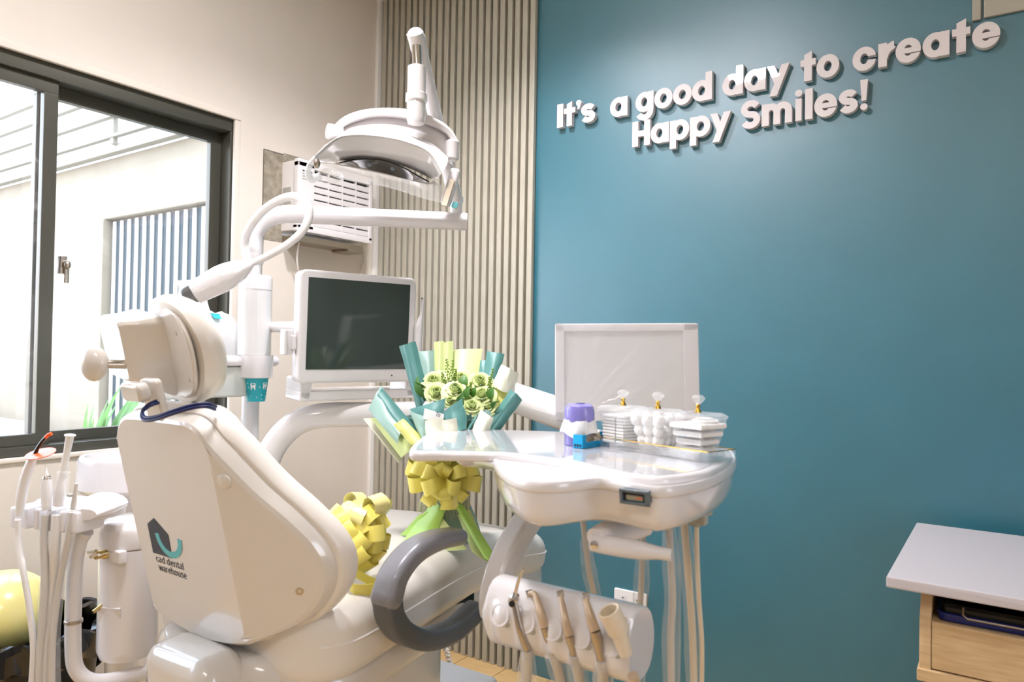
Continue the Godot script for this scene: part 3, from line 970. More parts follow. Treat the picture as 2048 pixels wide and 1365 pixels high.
func dental_chair():
	var t := thing("dental_chair", "cream upholstered dental patient chair with glossy plastic back and grey armrest", "dental chair", Vector3(-1.335, 0, -1.2))
	var half := [Vector2(0.0, 0.462), Vector2(0.06, 0.462), Vector2(0.12, 0.457), Vector2(0.158, 0.425), Vector2(0.218, 0.330), Vector2(0.269, 0.263), Vector2(0.303, 0.208), Vector2(0.314, 0.158), Vector2(0.300, 0.107), Vector2(0.260, 0.062), Vector2(0.203, 0.034), Vector2(0.115, 0.006), Vector2(0.0, -0.008)]
	var ctrl := half.duplicate()
	for i in range(half.size() - 2, 0, -1): ctrl.append(Vector2(-half[i].x, half[i].y))
	var outline := spline2(ctrl, 4)
	var xf := Transform3D(Basis(Vector3.RIGHT, CS, CN), CO)
	var rs := [1.0, 1.0, 0.985, 0.955, 0.9, 0.84, 0.78, 0.72, 0.66, 0.6, 0.52, 0.42, 0.3, 0.16]
	var cnt := [0]
	# the shell: a rim rolled over, then the facets
	var rings := []
	var mid := Vector2(0, 0.2)
	for e in [[0.965, -0.042], [0.995, -0.038], [1.0, -0.026], [0.995, -0.014], [0.98, -0.004], [0.955, 0.0], [0.94, -0.002]]:
		var ring := PackedVector3Array()
		for v in outline:
			var q: Vector2 = mid + (v - mid) * e[0]
			ring.append(xf * Vector3(q.x, q.y, back_fall(q.x) + e[1]))
		rings.append(ring)
	var shell := loft(rings, true, false)
	# the face: rows across, with a column right on each crease
	var rim := PackedVector2Array()
	for v in outline: rim.append(mid + (v - mid) * 0.956)
	var face := []
	var s0 := 1e9
	var s1 := -1e9
	for v in rim:
		s0 = minf(s0, v.y)
		s1 = maxf(s1, v.y)
	for k in 49:
		var sv := lerpf(s0 + 0.0003, s1 - 0.0003, 0.5 - 0.5 * cos(PI * k / 48.0))
		var hw := 0.0
		for i in rim.size():
			var a := rim[i]
			var b := rim[(i + 1) % rim.size()]
			if (a.y - sv) * (b.y - sv) <= 0.0 and absf(a.y - b.y) > 1e-7:
				hw = maxf(hw, absf(lerpf(a.x, b.x, (sv - a.y) / (b.y - a.y))))
		var c := minf(0.158, hw * 0.8)
		var us := []
		for m in 9: us.append(lerpf(-hw, -c, m / 8.0))
		for m in range(1, 9): us.append(lerpf(-c, c, m / 8.0))
		for m in range(1, 9): us.append(lerpf(c, hw, m / 8.0))
		var rowp := PackedVector3Array()
		for u in us: rowp.append(xf * Vector3(u, sv, back_fall(u)))
		face.append(rowp)
	var skin := PackedVector3Array()
	for r in face.size() - 1:
		for c in face[0].size() - 1:
			skin.append_array([face[r][c], face[r + 1][c + 1], face[r][c + 1], face[r][c], face[r + 1][c], face[r + 1][c + 1]])
	if (skin[2] - skin[0]).cross(skin[1] - skin[0]).dot(CN) < 0:
		for q in range(0, skin.size(), 3):
			var w := skin[q + 1]
			skin[q + 1] = skin[q + 2]
			skin[q + 2] = w
	part(t, "back_shell", join([shell, skin]), M.shell_plastic, 22)
	# the pad in front of it, a little larger, with a rolled edge and a dark joint
	rings = []
	var big := inset(outline, -0.010)
	for e in [[0.90, -0.034], [0.975, -0.032], [0.992, -0.037], [1.0, -0.048], [1.0, -0.060], [0.988, -0.074], [0.95, -0.084], [0.85, -0.090], [0.6, -0.094], [0.3, -0.096]]:
		var ring := PackedVector3Array()
		for v in big:
			var q: Vector2 = mid + (v - mid) * e[0]
			ring.append(xf * Vector3(q.x, q.y, back_fall(q.x) * 0.92 + e[1]))
		rings.append(ring)
	part(t, "back_pad", loft(rings), M.upholstery, 40)
	# print on the shell
	var logo := Node3D.new()
	logo.name = "logo"
	t.add_child(logo, true)
	logo.position = CO + CN * 0.001 - t.position
	var lift := 0.0
	var house := PackedVector2Array([Vector2(-0.110, 0.163), Vector2(-0.040, 0.163), Vector2(-0.036, 0.214), Vector2(-0.0785, 0.2436), Vector2(-0.108, 0.227)])
	part(logo, "house_mark", slab(house, [Vector2(0, 0.0002), Vector2(0, 0.0008)], xf), M.logo_dark)
	var arc := []
	for k in 17:
		var an := PI + PI * k / 16.0
		arc.append(Vector2(-0.0385, 0.211) + Vector2(cos(an), sin(an)) * 0.040)
	part(logo, "smile_mark", slab(stroke_m(arc, 0.0135), [Vector2(0, 0.0004), Vector2(0, 0.0012)], xf), M.logo_teal)
	text_on(logo, "lettering", "cad dental", chair_back(-0.1035, 0.1395, 0.0004), Vector3.RIGHT, CS, 0.0205, 0.098, M.logo_dark)
	text_on(logo, "lettering", "warehouse", chair_back(-0.1005, 0.1205, 0.0004), Vector3.RIGHT, CS, 0.0205, 0.099, M.logo_dark)
	part(t, "screw_cap", turned([Vector2(0.0075, 0), Vector2(0.0075, 0.0015), Vector2(0.004, 0.0015), Vector2(0.003, -0.002)], chair_back(0.263, 0.125, -0.0605), Vector3(0.5, -0.2, 0.85), 16), M.steel)
	part(t, "plug", turned([Vector2(0.0145, -0.004), Vector2(0.0145, 0.0008), Vector2(0.011, 0.0028), Vector2(0.001, 0.0035)], chair_back(0.174, 0.348, -0.0085), Vector3(0.3, -0.23, 0.9), 18), M.shell_plastic)
	# headrest
	var ho := Vector3(-1.350, 1.292, -0.795)
	var hs := Vector3(0.10, 0.955, 0.28).normalized()
	var hn := Vector3(-0.16, -0.26, 0.95).normalized()
	var hu := hs.cross(hn).normalized()
	hn = hu.cross(hs).normalized()
	var hx := Transform3D(Basis(hu, hs, hn), ho)
	var ho2 := spline2([Vector2(0.0, 0.107), Vector2(0.065, 0.095), Vector2(0.104, 0.045), Vector2(0.110, -0.012), Vector2(0.092, -0.070), Vector2(0.045, -0.100), Vector2(0, -0.104), Vector2(-0.045, -0.100), Vector2(-0.092, -0.070), Vector2(-0.110, -0.012), Vector2(-0.104, 0.045), Vector2(-0.065, 0.095)], 4)
	var pad := []
	for e in [[0.88, 0.0], [0.97, -0.002], [1.0, -0.012], [1.02, -0.024], [1.0, -0.038], [0.94, -0.048], [0.8, -0.054], [0.4, -0.058]]:
		var ring := PackedVector3Array()
		for v in ho2: ring.append(hx * Vector3(v.x * e[0], v.y * e[0], e[1] - 0.9 * v.x * v.x + 0.6 * v.y * v.y))
		pad.append(ring)
	var hp := part(t, "headrest_pad", loft(pad), M.upholstery)
	part(hp, "back_plate", soft(inset(ho2, 0.013), 0.010, 0.004, hx * Transform3D(Basis(), Vector3(0, 0, -0.004))), M.shell_plastic)
	for q in [Vector2(0.052, 0.045), Vector2(0.072, -0.045)]:
		part(hp, "screw", turned([Vector2(0.0042, 0), Vector2(0.0036, 0.001), Vector2(0.002, 0.0012)], hx * Vector3(q.x, q.y, 0.0055), hn, 12), M.steel)
	var blk := []
	for e in [[1.0, 0.004], [1.0, 0.01], [0.86, 0.040], [0.80, 0.062], [0.72, 0.070]]:
		var ring := PackedVector3Array()
		for v in rrect(0.150, 0.165, 0.02, 3): ring.append(hx * Vector3(v.x * e[0] - 0.066 - 0.040 * (e[1] / 0.07), v.y * e[0] - 0.012 + (0.018 * e[1] / 0.07), e[1]))
		blk.append(ring)
	part(t, "headrest_housing", loft(blk), M.shell_plastic, 25)
	part(t, "headrest_lobe", moved(soft(rrect(0.05, 0.085, 0.02, 4), 0.045, 0.012), hx * Transform3D(Basis(Vector3.UP, 0.5), Vector3(-0.118, 0.012, 0.01))), M.shell_plastic)
	var kb := Vector3(-1.44, 1.2663, -0.6926)
	part(t, "headrest_knob", moved(ball(Vector3.ZERO, Vector3(0.026, 0.034, 0.018), 20), Transform3D(Basis(Vector3.UP, 0.6), kb)), M.shell_plastic)
	part(t, "knob_stem", line(kb, hx * Vector3(-0.06, -0.03, 0.03), 0.009), M.steel)
	part(t, "headrest_bracket", moved(soft(rrect(0.060, 0.112, 0.010), 0.016, 0.005), frame(Vector3(-1.335, 1.1886, -0.7574) + Vector3(0, 0, -0.008), Vector3(1, 0, 0.05), Vector3(0.12, 0.95, 0.25))), M.shell_plastic)
	part(t, "bracket_cap", moved(soft(rrect(0.080, 0.036, 0.012), 0.024, 0.007), frame(Vector3(-1.345, 1.2193, -0.7341), Vector3(1, 0, 0.1), Vector3(0.1, 0.9, 0.25))), M.shell_plastic)
	var cab := [Vector3(-1.313, 1.2013, -0.7514), Vector3(-1.3138, 1.1947, -0.7328), Vector3(-1.3154, 1.1824, -0.7199), Vector3(-1.2968, 1.1719, -0.7146), Vector3(-1.2686, 1.1743, -0.7193), Vector3(-1.2346, 1.1856, -0.7303), Vector3(-1.2073, 1.196, -0.7488), Vector3(-1.1869, 1.1999, -0.7651), Vector3(-1.1946, 1.1928, -0.7902)]
	part(t, "cable", tube(spline(cab, 5), 0.0032, 8), M.cable_blue)
	part(t, "cable", tube(spline(cab.map(func(p): return p + Vector3(0.004, -0.005, 0.004)), 5), 0.0028, 8), M.cable_blue)
	# seat and leg rest: one long pad, its cross-sections along z
	var secs := [[-0.895, 0.775, 0.10, 0.17], [-0.905, 0.79, 0.13, 0.215], [-0.94, 0.802, 0.15, 0.265], [-1.0, 0.808, 0.155, 0.295], [-1.12, 0.822, 0.15, 0.300], [-1.26, 0.838, 0.148, 0.296], [-1.40, 0.845, 0.145, 0.285], [-1.55, 0.832, 0.138, 0.270], [-1.68, 0.806, 0.13, 0.258], [-1.77, 0.784, 0.118, 0.245], [-1.815, 0.770, 0.10, 0.222], [-1.838, 0.750, 0.066, 0.185], [-1.846, 0.735, 0.03, 0.14]]
	part(t, "seat_pad", seat_loft(secs, 0.0, 0.05), M.upholstery)
	part(t, "seam", join([seam_line(secs, 1.0), seam_line(secs, -1.0)]), M.matt_white)
	# moulded shell under the pad
	var sh := []
	for q in secs: sh.append([q[0], q[1] - q[2] + 0.03, 0.09, q[3] - 0.012])
	part(t, "seat_shell", seat_loft(sh, 0.0, 0.03), M.shell_plastic)
	var body := [[-0.84, 0.69, 0.45, 0.10], [-0.85, 0.70, 0.5, 0.14], [-0.89, 0.71, 0.52, 0.19], [-1.0, 0.70, 0.5, 0.225], [-1.2, 0.69, 0.46, 0.225], [-1.36, 0.68, 0.36, 0.2], [-1.42, 0.66, 0.28, 0.16]]
	part(t, "lift_cover", seat_loft(body, 0.0, 0.05), M.shell_plastic)
	part(t, "hinge_cover", soft(rrect(0.22, 0.26, 0.05, 6), 0.10, 0.03, frame(Vector3(-1.30, 0.60, -0.885), Vector3.RIGHT, Vector3(0, 1, 0.1))), M.shell_plastic)
	part(t, "base_plate", soft(rrect(0.62, 0.95, 0.06, 5), 0.05, 0.02, frame(Vector3(-1.25, 0.0, -1.25), Vector3.RIGHT, Vector3.FORWARD)), M.matt_white)
	part(t, "base_column", bx(Vector3(-1.46, 0.05, -1.35), Vector3(-1.2, 0.35, -0.95), 0.03), M.matt_white)
	part(t, "junction_box", bx(Vector3(-1.62, 0.05, -1.85), Vector3(-1.29, 0.30, -1.42), 0.02), M.matt_white)
	part(t, "pivot_plate", bx(Vector3(-1.09, 0.6864, -1.3787) + Vector3(-0.03, -0.03, -0.03), Vector3(-1.06, 0.7033, -1.3407) + Vector3(0, 0.03, 0.03), 0.006), M.black_plastic)
	# armrest, a C that opens forward
	var up := PackedVector2Array()
	for p in spline([Vector3(-0.99, 0.8994, -1.2408), Vector3(-0.99, 0.9043, -1.1691), Vector3(-0.99, 0.8939, -1.1015), Vector3(-0.99, 0.8634, -1.0532), Vector3(-0.99, 0.8223, -1.0321)], 6): up.append(Vector2(-p.z, p.y))
	var lo := PackedVector2Array()
	for p in spline([Vector3(-0.99, 0.819, -1.0336), Vector3(-0.99, 0.7802, -1.0443), Vector3(-0.99, 0.7404, -1.0794), Vector3(-0.99, 0.7065, -1.1462), Vector3(-0.99, 0.6965, -1.2362), Vector3(-0.99, 0.7171, -1.3159)], 6): lo.append(Vector2(-p.z, p.y))
	var ax := Transform3D(Basis(Vector3.FORWARD, Vector3.UP, Vector3.RIGHT), Vector3(-1.02, 0, 0))
	var arm := Node3D.new()
	arm.name = "armrest"
	t.add_child(arm, true)
	arm.position = Vector3(-0.99, 0.8, -1.1) - t.position
	part(arm, "arm_pad", soft(fat_line(up, 0.0235, 0.0175), 0.058, 0.014, ax), M.grey_arm_light, 38, "lighter grey upper armrest pad")
	part(arm, "arm_bracket", soft(fat_line(lo, 0.020, 0.023), 0.05, 0.010, ax * Transform3D(Basis(), Vector3(0, 0, 0.004))), M.grey_arm)

func stroke_m(pts: Array, w: float) -> PackedVector2Array:
	var q := []
	for p in pts: q.append(p * 100.0)
	var o := PackedVector2Array()
	for p in Geometry2D.offset_polyline(PackedVector2Array(q), w * 50.0, Geometry2D.JOIN_ROUND, Geometry2D.END_BUTT)[0]: o.append(p / 100.0)
	return o

# outline round a line, of a width that goes from r0 to r1, with round ends
func fat_line(p: PackedVector2Array, r0: float, r1: float) -> PackedVector2Array:
	var a := PackedVector2Array()
	var b := PackedVector2Array()
	var n := p.size()
	for i in n:
		var t := (p[mini(i + 1, n - 1)] - p[maxi(i - 1, 0)]).normalized()
		var r := lerpf(r1, r0, float(i) / (n - 1))
		a.append(p[i] + Vector2(-t.y, t.x) * r)
		b.append(p[i] - Vector2(-t.y, t.x) * r)
	b.reverse()
	var o := PackedVector2Array()
	o.append_array(a)
	var te := (p[n - 1] - p[n - 2]).normalized()
	for k in range(1, 6):
		var an := PI / 2 - PI * k / 6
		o.append(p[n - 1] + te * cos(an) * r0 + Vector2(-te.y, te.x) * sin(an) * r0)
	o.append_array(b)
	var ts := (p[0] - p[1]).normalized()
	for k in range(1, 6):
		var an := PI / 2 - PI * k / 6
		o.append(p[0] + ts * cos(an) * r1 + Vector2(-ts.y, ts.x) * sin(an) * r1)
	return o

func seat_loft(secs: Array, dx: float, r: float) -> PackedVector3Array:
	var rings := []
	var n := secs.size()
	for k in (n - 1) * 3 + 1:
		var i := mini(k / 3, n - 2)
		var f := (k - i * 3) / 3.0
		var v := []
		for c in 4:
			v.append(cubic_interpolate(secs[i][c], secs[i + 1][c], secs[maxi(i - 1, 0)][c], secs[mini(i + 2, n - 1)][c], f))
		var ring := PackedVector3Array()
		for q in rrect(v[3] * 2, v[2], minf(r, v[2] * 0.48), 5):
			ring.append(Vector3(-1.335 + dx + q.x, v[1] - v[2] / 2 + q.y - 0.03 * maxf(0.0, q.y) / v[2] * pow(1.0 - absf(q.x) / v[3], 2.0), v[0]))
		rings.append(ring)
	return loft(rings)

func seam_line(secs: Array, side: float) -> PackedVector3Array:
	var pts := []
	for i in range(2, secs.size() - 1):
		pts.append(Vector3(-1.335 + side * (secs[i][3] + 0.0005), secs[i][1] - secs[i][2] * 0.45, secs[i][0]))
	return tube(spline(pts, 4), 0.0022, 6)

func text_on(parent: Node, called: String, text: String, at: Vector3, right: Vector3, up: Vector3, size: float, width: float, m: Material, bold := false):
	var f := SystemFont.new()
	f.font_names = PackedStringArray(["Droid Sans"])
	if bold: f.font_weight = 700
	var tm := TextMesh.new()
	tm.text = text
	tm.font = f
	tm.font_size = 48
	tm.pixel_size = size / 48.0
	tm.depth = 0.0006
	tm.horizontal_alignment = HORIZONTAL_ALIGNMENT_LEFT
	tm.vertical_alignment = VERTICAL_ALIGNMENT_BOTTOM
	var o := MeshInstance3D.new()
	o.name = called
	parent.add_child(o, true)
	o.mesh = tm
	o.material_override = m
	var bb := tm.get_aabb()
	var kx := width / bb.size.x if bb.size.x > 0 else 1.0
	var fr := frame(at - where(parent), right, up)
	fr.basis = fr.basis * Basis.from_scale(Vector3(kx, 1, 1))
	o.transform = fr * Transform3D(Basis(), Vector3(-bb.position.x, 0, 0))

# ------------------------------------------------------------ operating lamp with post and arms
func operating_light():
	var t := thing("operating_light", "white overhead dental operating lamp on its tall post and jointed arm", "operating light", Vector3(-1.965, 0, -1.42))
	var pole := PackedVector3Array([Vector3(-1.967, 0.0, -1.422), Vector3(-1.965, 1.113, -1.42), Vector3(-1.962, 1.60, -1.417)])
	part(t, "post", tube(pole, 0.0265, 18), M.white_enamel)
	part(t, "post_collar", turned([Vector2(0.028, 0), Vector2(0.030, 0.006), Vector2(0.030, 0.03), Vector2(0.028, 0.036)], Vector3(-1.962, 1.565, -1.417), Vector3.UP, 20), M.white_enamel)
	var c := spline([Vector3(-1.962, 1.58, -1.417), Vector3(-1.961, 1.64, -1.417), Vector3(-1.9542, 1.6713, -1.4181), Vector3(-1.9326, 1.7073, -1.4382), Vector3(-1.89, 1.7265, -1.4731), Vector3(-1.8261, 1.7273, -1.5228), Vector3(-1.6346, 1.725, -1.6843), Vector3(-1.4465, 1.7223, -1.8435)], 8)
	part(t, "swing_arm", tube(c, 0.0285, 18), M.white_enamel)
	part(t, "arm_joint", turned([Vector2(0.020, -0.01), Vector2(0.020, 0.05), Vector2(0.024, 0.055), Vector2(0.024, 0.07)], Vector3(-1.474, 1.7309, -1.8208), Vector3(-0.02, 1, 0), 18), M.white_enamel)
	var elbow := Vector3(-1.4775, 1.7929, -1.8208)
	var top := Vector3(-1.3532, 2.1712, -1.4802)
	part(t, "spring_arm", tube(PackedVector3Array(spread(elbow, top + (top - elbow).normalized() * 0.008, 6)), [0.024, 0.022, 0.0215, 0.0215, 0.0225, 0.0235], 18), M.white_enamel)
	part(t, "arm_cap", turned([Vector2(0.0235, -0.02), Vector2(0.0238, 0.004), Vector2(0.020, 0.010), Vector2(0.001, 0.0115)], top, Vector3(0.25, 0.05, 0.6) , 20), M.white_enamel)
	part(t, "arm_slot", bx(Vector3(-1.3589, 2.1376, -1.4915) + Vector3(-0.010, -0.03, -0.006), Vector3(-1.3589, 2.1376, -1.4915) + Vector3(0.010, 0.02, 0.006), 0.003), M.black_plastic)
	part(t, "pin", line(Vector3(-1.3508, 2.1436, -1.4824), Vector3(-1.3494, 2.0774, -1.4847), 0.0135, 14), M.chrome)
	part(t, "sleeve", turned([Vector2(0.020, 0), Vector2(0.0255, 0.004), Vector2(0.026, 0.076), Vector2(0.030, 0.080), Vector2(0.0305, 0.098), Vector2(0.026, 0.102), Vector2(0.026, 0.15), Vector2(0.023, 0.16)], Vector3(-1.3495, 2.0884, -1.4844), -Vector3.UP, 22), M.white_enamel)
	# head: rows of points across the lamp, each row with its own distance
	var yoke_o := row([Vector3(-1.5334, 1.898, -1.3342), Vector3(-1.5073, 1.9448, -1.3703), Vector3(-1.4709, 1.9722, -1.4207), Vector3(-1.4266, 1.9847, -1.4814), Vector3(-1.3962, 1.9841, -1.5226), Vector3(-1.3615, 1.9727, -1.5692), Vector3(-1.3313, 1.9469, -1.6096), Vector3(-1.3149, 1.9094, -1.6317)])
	var yoke_i := row([Vector3(-1.5288, 1.8853, -1.341), Vector3(-1.4978, 1.9276, -1.384), Vector3(-1.4627, 1.9531, -1.4324), Vector3(-1.4265, 1.9594, -1.4819), Vector3(-1.3977, 1.9554, -1.5209), Vector3(-1.3666, 1.9487, -1.5627), Vector3(-1.3401, 1.9308, -1.5982), Vector3(-1.3239, 1.8962, -1.6202)])
	var g := []
	var y2 := row([Vector3(-1.58, 1.9161, -1.3746), Vector3(-1.5527, 1.9642, -1.4116), Vector3(-1.5147, 1.9923, -1.4631), Vector3(-1.4686, 2.0049, -1.5249), Vector3(-1.4369, 2.0041, -1.567), Vector3(-1.4009, 1.9921, -1.6145), Vector3(-1.3695, 1.9655, -1.6558), Vector3(-1.3525, 1.9268, -1.6784)])
	var y3 := row([Vector3(-1.5751, 1.8974, -1.3818), Vector3(-1.5428, 1.9379, -1.4257), Vector3(-1.5061, 1.9625, -1.4752), Vector3(-1.4684, 1.9701, -1.5257), Vector3(-1.4385, 1.9672, -1.5655), Vector3(-1.4062, 1.9587, -1.6082), Vector3(-1.3786, 1.9401, -1.6444), Vector3(-1.3618, 1.9044, -1.6668)])
	var rings := []
	for i in yoke_o.size(): rings.append(ring4(yoke_o[i], y2[i], y3[i], yoke_i[i]))
	part(t, "yoke", loft(rings), M.white_enamel, 60)
	part(t, "back_plate", sheet([row([Vector3(-1.5504, 1.8973, -1.3634), Vector3(-1.5187, 1.9387, -1.4069), Vector3(-1.4828, 1.9604, -1.456), Vector3(-1.4474, 1.9662, -1.5038), Vector3(-1.4181, 1.9621, -1.5432), Vector3(-1.3864, 1.9538, -1.5855), Vector3(-1.3594, 1.9355, -1.6213), Vector3(-1.3447, 1.9074, -1.641)]), row([Vector3(-1.5326, 1.8703, -1.3448), Vector3(-1.5078, 1.9043, -1.3791), Vector3(-1.4808, 1.9183, -1.4166), Vector3(-1.4448, 1.9228, -1.466), Vector3(-1.4163, 1.9185, -1.5048), Vector3(-1.3889, 1.9095, -1.5419), Vector3(-1.3627, 1.8943, -1.5771), Vector3(-1.3377, 1.8669, -1.6106)])], 0.004), M.white_enamel)
	part(t, "yoke_knob", line(Vector3(-1.5215, 1.8929, -1.3221), Vector3(-1.5065, 1.8913, -1.3566), 0.021, 18), M.white_enamel)
	part(t, "yoke_hub", turned([Vector2(0.016, -0.002), Vector2(0.021, 0.002), Vector2(0.0215, 0.05), Vector2(0.016, 0.056)], Vector3(-1.3311, 1.9108, -1.6218), Vector3(-0.06, -1, 0), 20), M.white_enamel)
	var rows := []
	for e in [
		[Vector3(-1.6307, 1.8827, -1.4277), Vector3(-1.5968, 1.9181, -1.4728), Vector3(-1.5619, 1.9305, -1.5191), Vector3(-1.5171, 1.9326, -1.578), Vector3(-1.4709, 1.9225, -1.6381), Vector3(-1.4329, 1.9013, -1.6872), Vector3(-1.4058, 1.8718, -1.7222)],
		[Vector3(-1.5734, 1.8893, -1.3842), Vector3(-1.5493, 1.9224, -1.417), Vector3(-1.5212, 1.9394, -1.4552), Vector3(-1.4839, 1.9439, -1.5055), Vector3(-1.4419, 1.9359, -1.5615), Vector3(-1.4024, 1.9167, -1.6139), Vector3(-1.3691, 1.8824, -1.6577)],
		[Vector3(-1.5287, 1.8689, -1.3414), Vector3(-1.504, 1.9028, -1.3757), Vector3(-1.4771, 1.9181, -1.413), Vector3(-1.4413, 1.9226, -1.4624), Vector3(-1.401, 1.915, -1.5173), Vector3(-1.3629, 1.8965, -1.5686), Vector3(-1.3345, 1.8626, -1.6068)],
		[Vector3(-1.4911, 1.8392, -1.2882), Vector3(-1.4662, 1.8724, -1.3238), Vector3(-1.4376, 1.8906, -1.3645), Vector3(-1.4002, 1.8958, -1.4171), Vector3(-1.3616, 1.8885, -1.4709), Vector3(-1.3268, 1.8689, -1.5189), Vector3(-1.2986, 1.8236, -1.5577)],
		[Vector3(-1.487, 1.7977, -1.2491), Vector3(-1.4559, 1.8526, -1.2942), Vector3(-1.425, 1.8698, -1.3387), Vector3(-1.3847, 1.873, -1.3962), Vector3(-1.3469, 1.8657, -1.4494), Vector3(-1.3119, 1.8451, -1.4981), Vector3(-1.2901, 1.7925, -1.5288)],
		[Vector3(-1.4921, 1.7983, -1.26), Vector3(-1.4621, 1.8519, -1.3032), Vector3(-1.4317, 1.8689, -1.3468), Vector3(-1.3918, 1.8719, -1.4035), Vector3(-1.3545, 1.8643, -1.4558), Vector3(-1.3201, 1.8434, -1.5035), Vector3(-1.2999, 1.7902, -1.532)],
		[Vector3(-1.5452, 1.8165, -1.3187), Vector3(-1.5147, 1.8484, -1.3615), Vector3(-1.4832, 1.8614, -1.4054), Vector3(-1.4443, 1.8618, -1.4592), Vector3(-1.4075, 1.8529, -1.5095), Vector3(-1.3748, 1.8344, -1.5537), Vector3(-1.3519, 1.7994, -1.5848)],
		[Vector3(-1.5922, 1.8321, -1.3767), Vector3(-1.5597, 1.8422, -1.4213), Vector3(-1.5298, 1.8518, -1.462), Vector3(-1.4923, 1.851, -1.5126), Vector3(-1.4554, 1.8411, -1.5618), Vector3(-1.4249, 1.8239, -1.6023), Vector3(-1.4011, 1.8053, -1.6336)]]:
		rows.append(row(e))
	part(t, "hood", sheet(rows, 0.004), M.white_enamel, 45)
	# dark lens set in the underside
	var lens := []
	for e in [[Vector3(-1.5458, 1.8243, -1.3886), Vector3(-1.5241, 1.8366, -1.4185), Vector3(-1.4978, 1.8442, -1.4545), Vector3(-1.4693, 1.8435, -1.4933), Vector3(-1.44, 1.8297, -1.5328), Vector3(-1.4137, 1.8093, -1.5682), Vector3(-1.3941, 1.7949, -1.5944)], [Vector3(-1.5662, 1.8311, -1.4126), Vector3(-1.5448, 1.8363, -1.4419), Vector3(-1.5196, 1.8406, -1.476), Vector3(-1.4905, 1.8383, -1.5152), Vector3(-1.4607, 1.8256, -1.5551), Vector3(-1.4339, 1.8107, -1.5907), Vector3(-1.4157, 1.8017, -1.6147)], [Vector3(-1.5992, 1.8395, -1.4366), Vector3(-1.5763, 1.8376, -1.4676), Vector3(-1.5504, 1.8331, -1.5024), Vector3(-1.5205, 1.8261, -1.5422), Vector3(-1.49, 1.8174, -1.5825), Vector3(-1.4644, 1.8123, -1.616), Vector3(-1.4403, 1.8083, -1.6473)]]:
		lens.append(row(e))
	part(t, "lens", sheet(lens, 0.004), M.lens_dark)
	for q in [Vector3(-1.5013, 1.8284, -1.4584), Vector3(-1.4602, 1.8232, -1.5109)]:
		part(t, "led", turned([Vector2(0.0062, 0), Vector2(0.0062, 0.001), Vector2(0.0035, 0.0015), Vector2(0.001, 0.0005)], q, Vector3(0.3, -0.8, 0.6), 16), M.meter_grey)
	# clear guard below the lens
	var guard := []
	for e in [[Vector3(-1.6508, 1.8431, -1.3833), Vector3(-1.606, 1.8408, -1.4447), Vector3(-1.5577, 1.8312, -1.5096), Vector3(-1.5276, 1.8256, -1.5495), Vector3(-1.4914, 1.8177, -1.5971), Vector3(-1.4581, 1.8105, -1.6404), Vector3(-1.4261, 1.8105, -1.6816)], [Vector3(-1.6785, 1.8316, -1.4332), Vector3(-1.6405, 1.8333, -1.4841), Vector3(-1.5923, 1.8273, -1.5477), Vector3(-1.5613, 1.8229, -1.5883), Vector3(-1.5239, 1.8146, -1.6367), Vector3(-1.4876, 1.7996, -1.6833), Vector3(-1.4485, 1.7955, -1.7328)], [Vector3(-1.6591, 1.8152, -1.4936), Vector3(-1.6359, 1.8126, -1.5243), Vector3(-1.605, 1.8081, -1.5648), Vector3(-1.5735, 1.8034, -1.6057), Vector3(-1.5356, 1.7901, -1.6545), Vector3(-1.4988, 1.7763, -1.7015), Vector3(-1.4552, 1.766, -1.7564)]]:
		guard.append(row(e))
	part(t, "clear_guard", sheet(guard, 0.002), M.guard_clear)
	var lip := row([Vector3(-1.6469, 1.8418, -1.38), Vector3(-1.6021, 1.8395, -1.4412), Vector3(-1.5541, 1.8299, -1.506), Vector3(-1.5241, 1.8244, -1.5459), Vector3(-1.488, 1.8165, -1.5934), Vector3(-1.4548, 1.8094, -1.6366), Vector3(-1.4304, 1.8083, -1.6681)])
	part(t, "guard_lip", tube(PackedVector3Array(lip), 0.0032, 8), M.white_enamel)
	# handles
	part(t, "handle", tube(spline([Vector3(-1.4837, 1.7981, -1.2529), Vector3(-1.4965, 1.7797, -1.2445), Vector3(-1.5087, 1.7626, -1.2486), Vector3(-1.5169, 1.7505, -1.2674), Vector3(-1.5142, 1.7636, -1.2933)], 5), 0.0105, 12, 0.7), M.milky_plastic)
	part(t, "handle_button", ball(Vector3(-1.4865, 1.7852, -1.2573), Vector3(0.010, 0.013, 0.010), 14), M.steel)
	part(t, "handle_cover", ball(Vector3(-1.5077, 1.7689, -1.3219), Vector3(0.042, 0.020, 0.03), 18), M.clear_plastic)
	part(t, "grip", soft(rrect(0.030, 0.115, 0.010), 0.024, 0.008, frame(Vector3(-1.3277, 1.7708, -1.6148), Vector3(0.82, -0.25, -0.5), Vector3(-0.36, 0.9, 0.1))), M.white_enamel)
	part(t, "grip_plate", soft(rrect(0.018, 0.082, 0.004), 0.004, 0.001, frame(Vector3(-1.3169, 1.753, -1.5886), Vector3(0.82, -0.25, -0.5), Vector3(-0.36, 0.9, 0.1))), M.steel)
	part(t, "grip_end", soft(rrect(0.017, 0.018, 0.003), 0.005, 0.001, frame(Vector3(-1.2991, 1.7173, -1.5991), Vector3(0.82, -0.25, -0.5), Vector3(-0.36, 0.9, 0.1))), M.logo_teal)

func ring4(a: Vector3, b: Vector3, c: Vector3, d: Vector3) -> PackedVector3Array:
	var m := (a + b + c + d) / 4
	var o := PackedVector3Array()
	var q := [a, b, c, d]
	for i in 4:
		for f in [0.15, 0.5, 0.85]:
			var p: Vector3 = q[i].lerp(q[(i + 1) % 4], f)
			o.append(p)
	return o

func row(p: Array) -> Array:
	return Array(spline(p, 4))

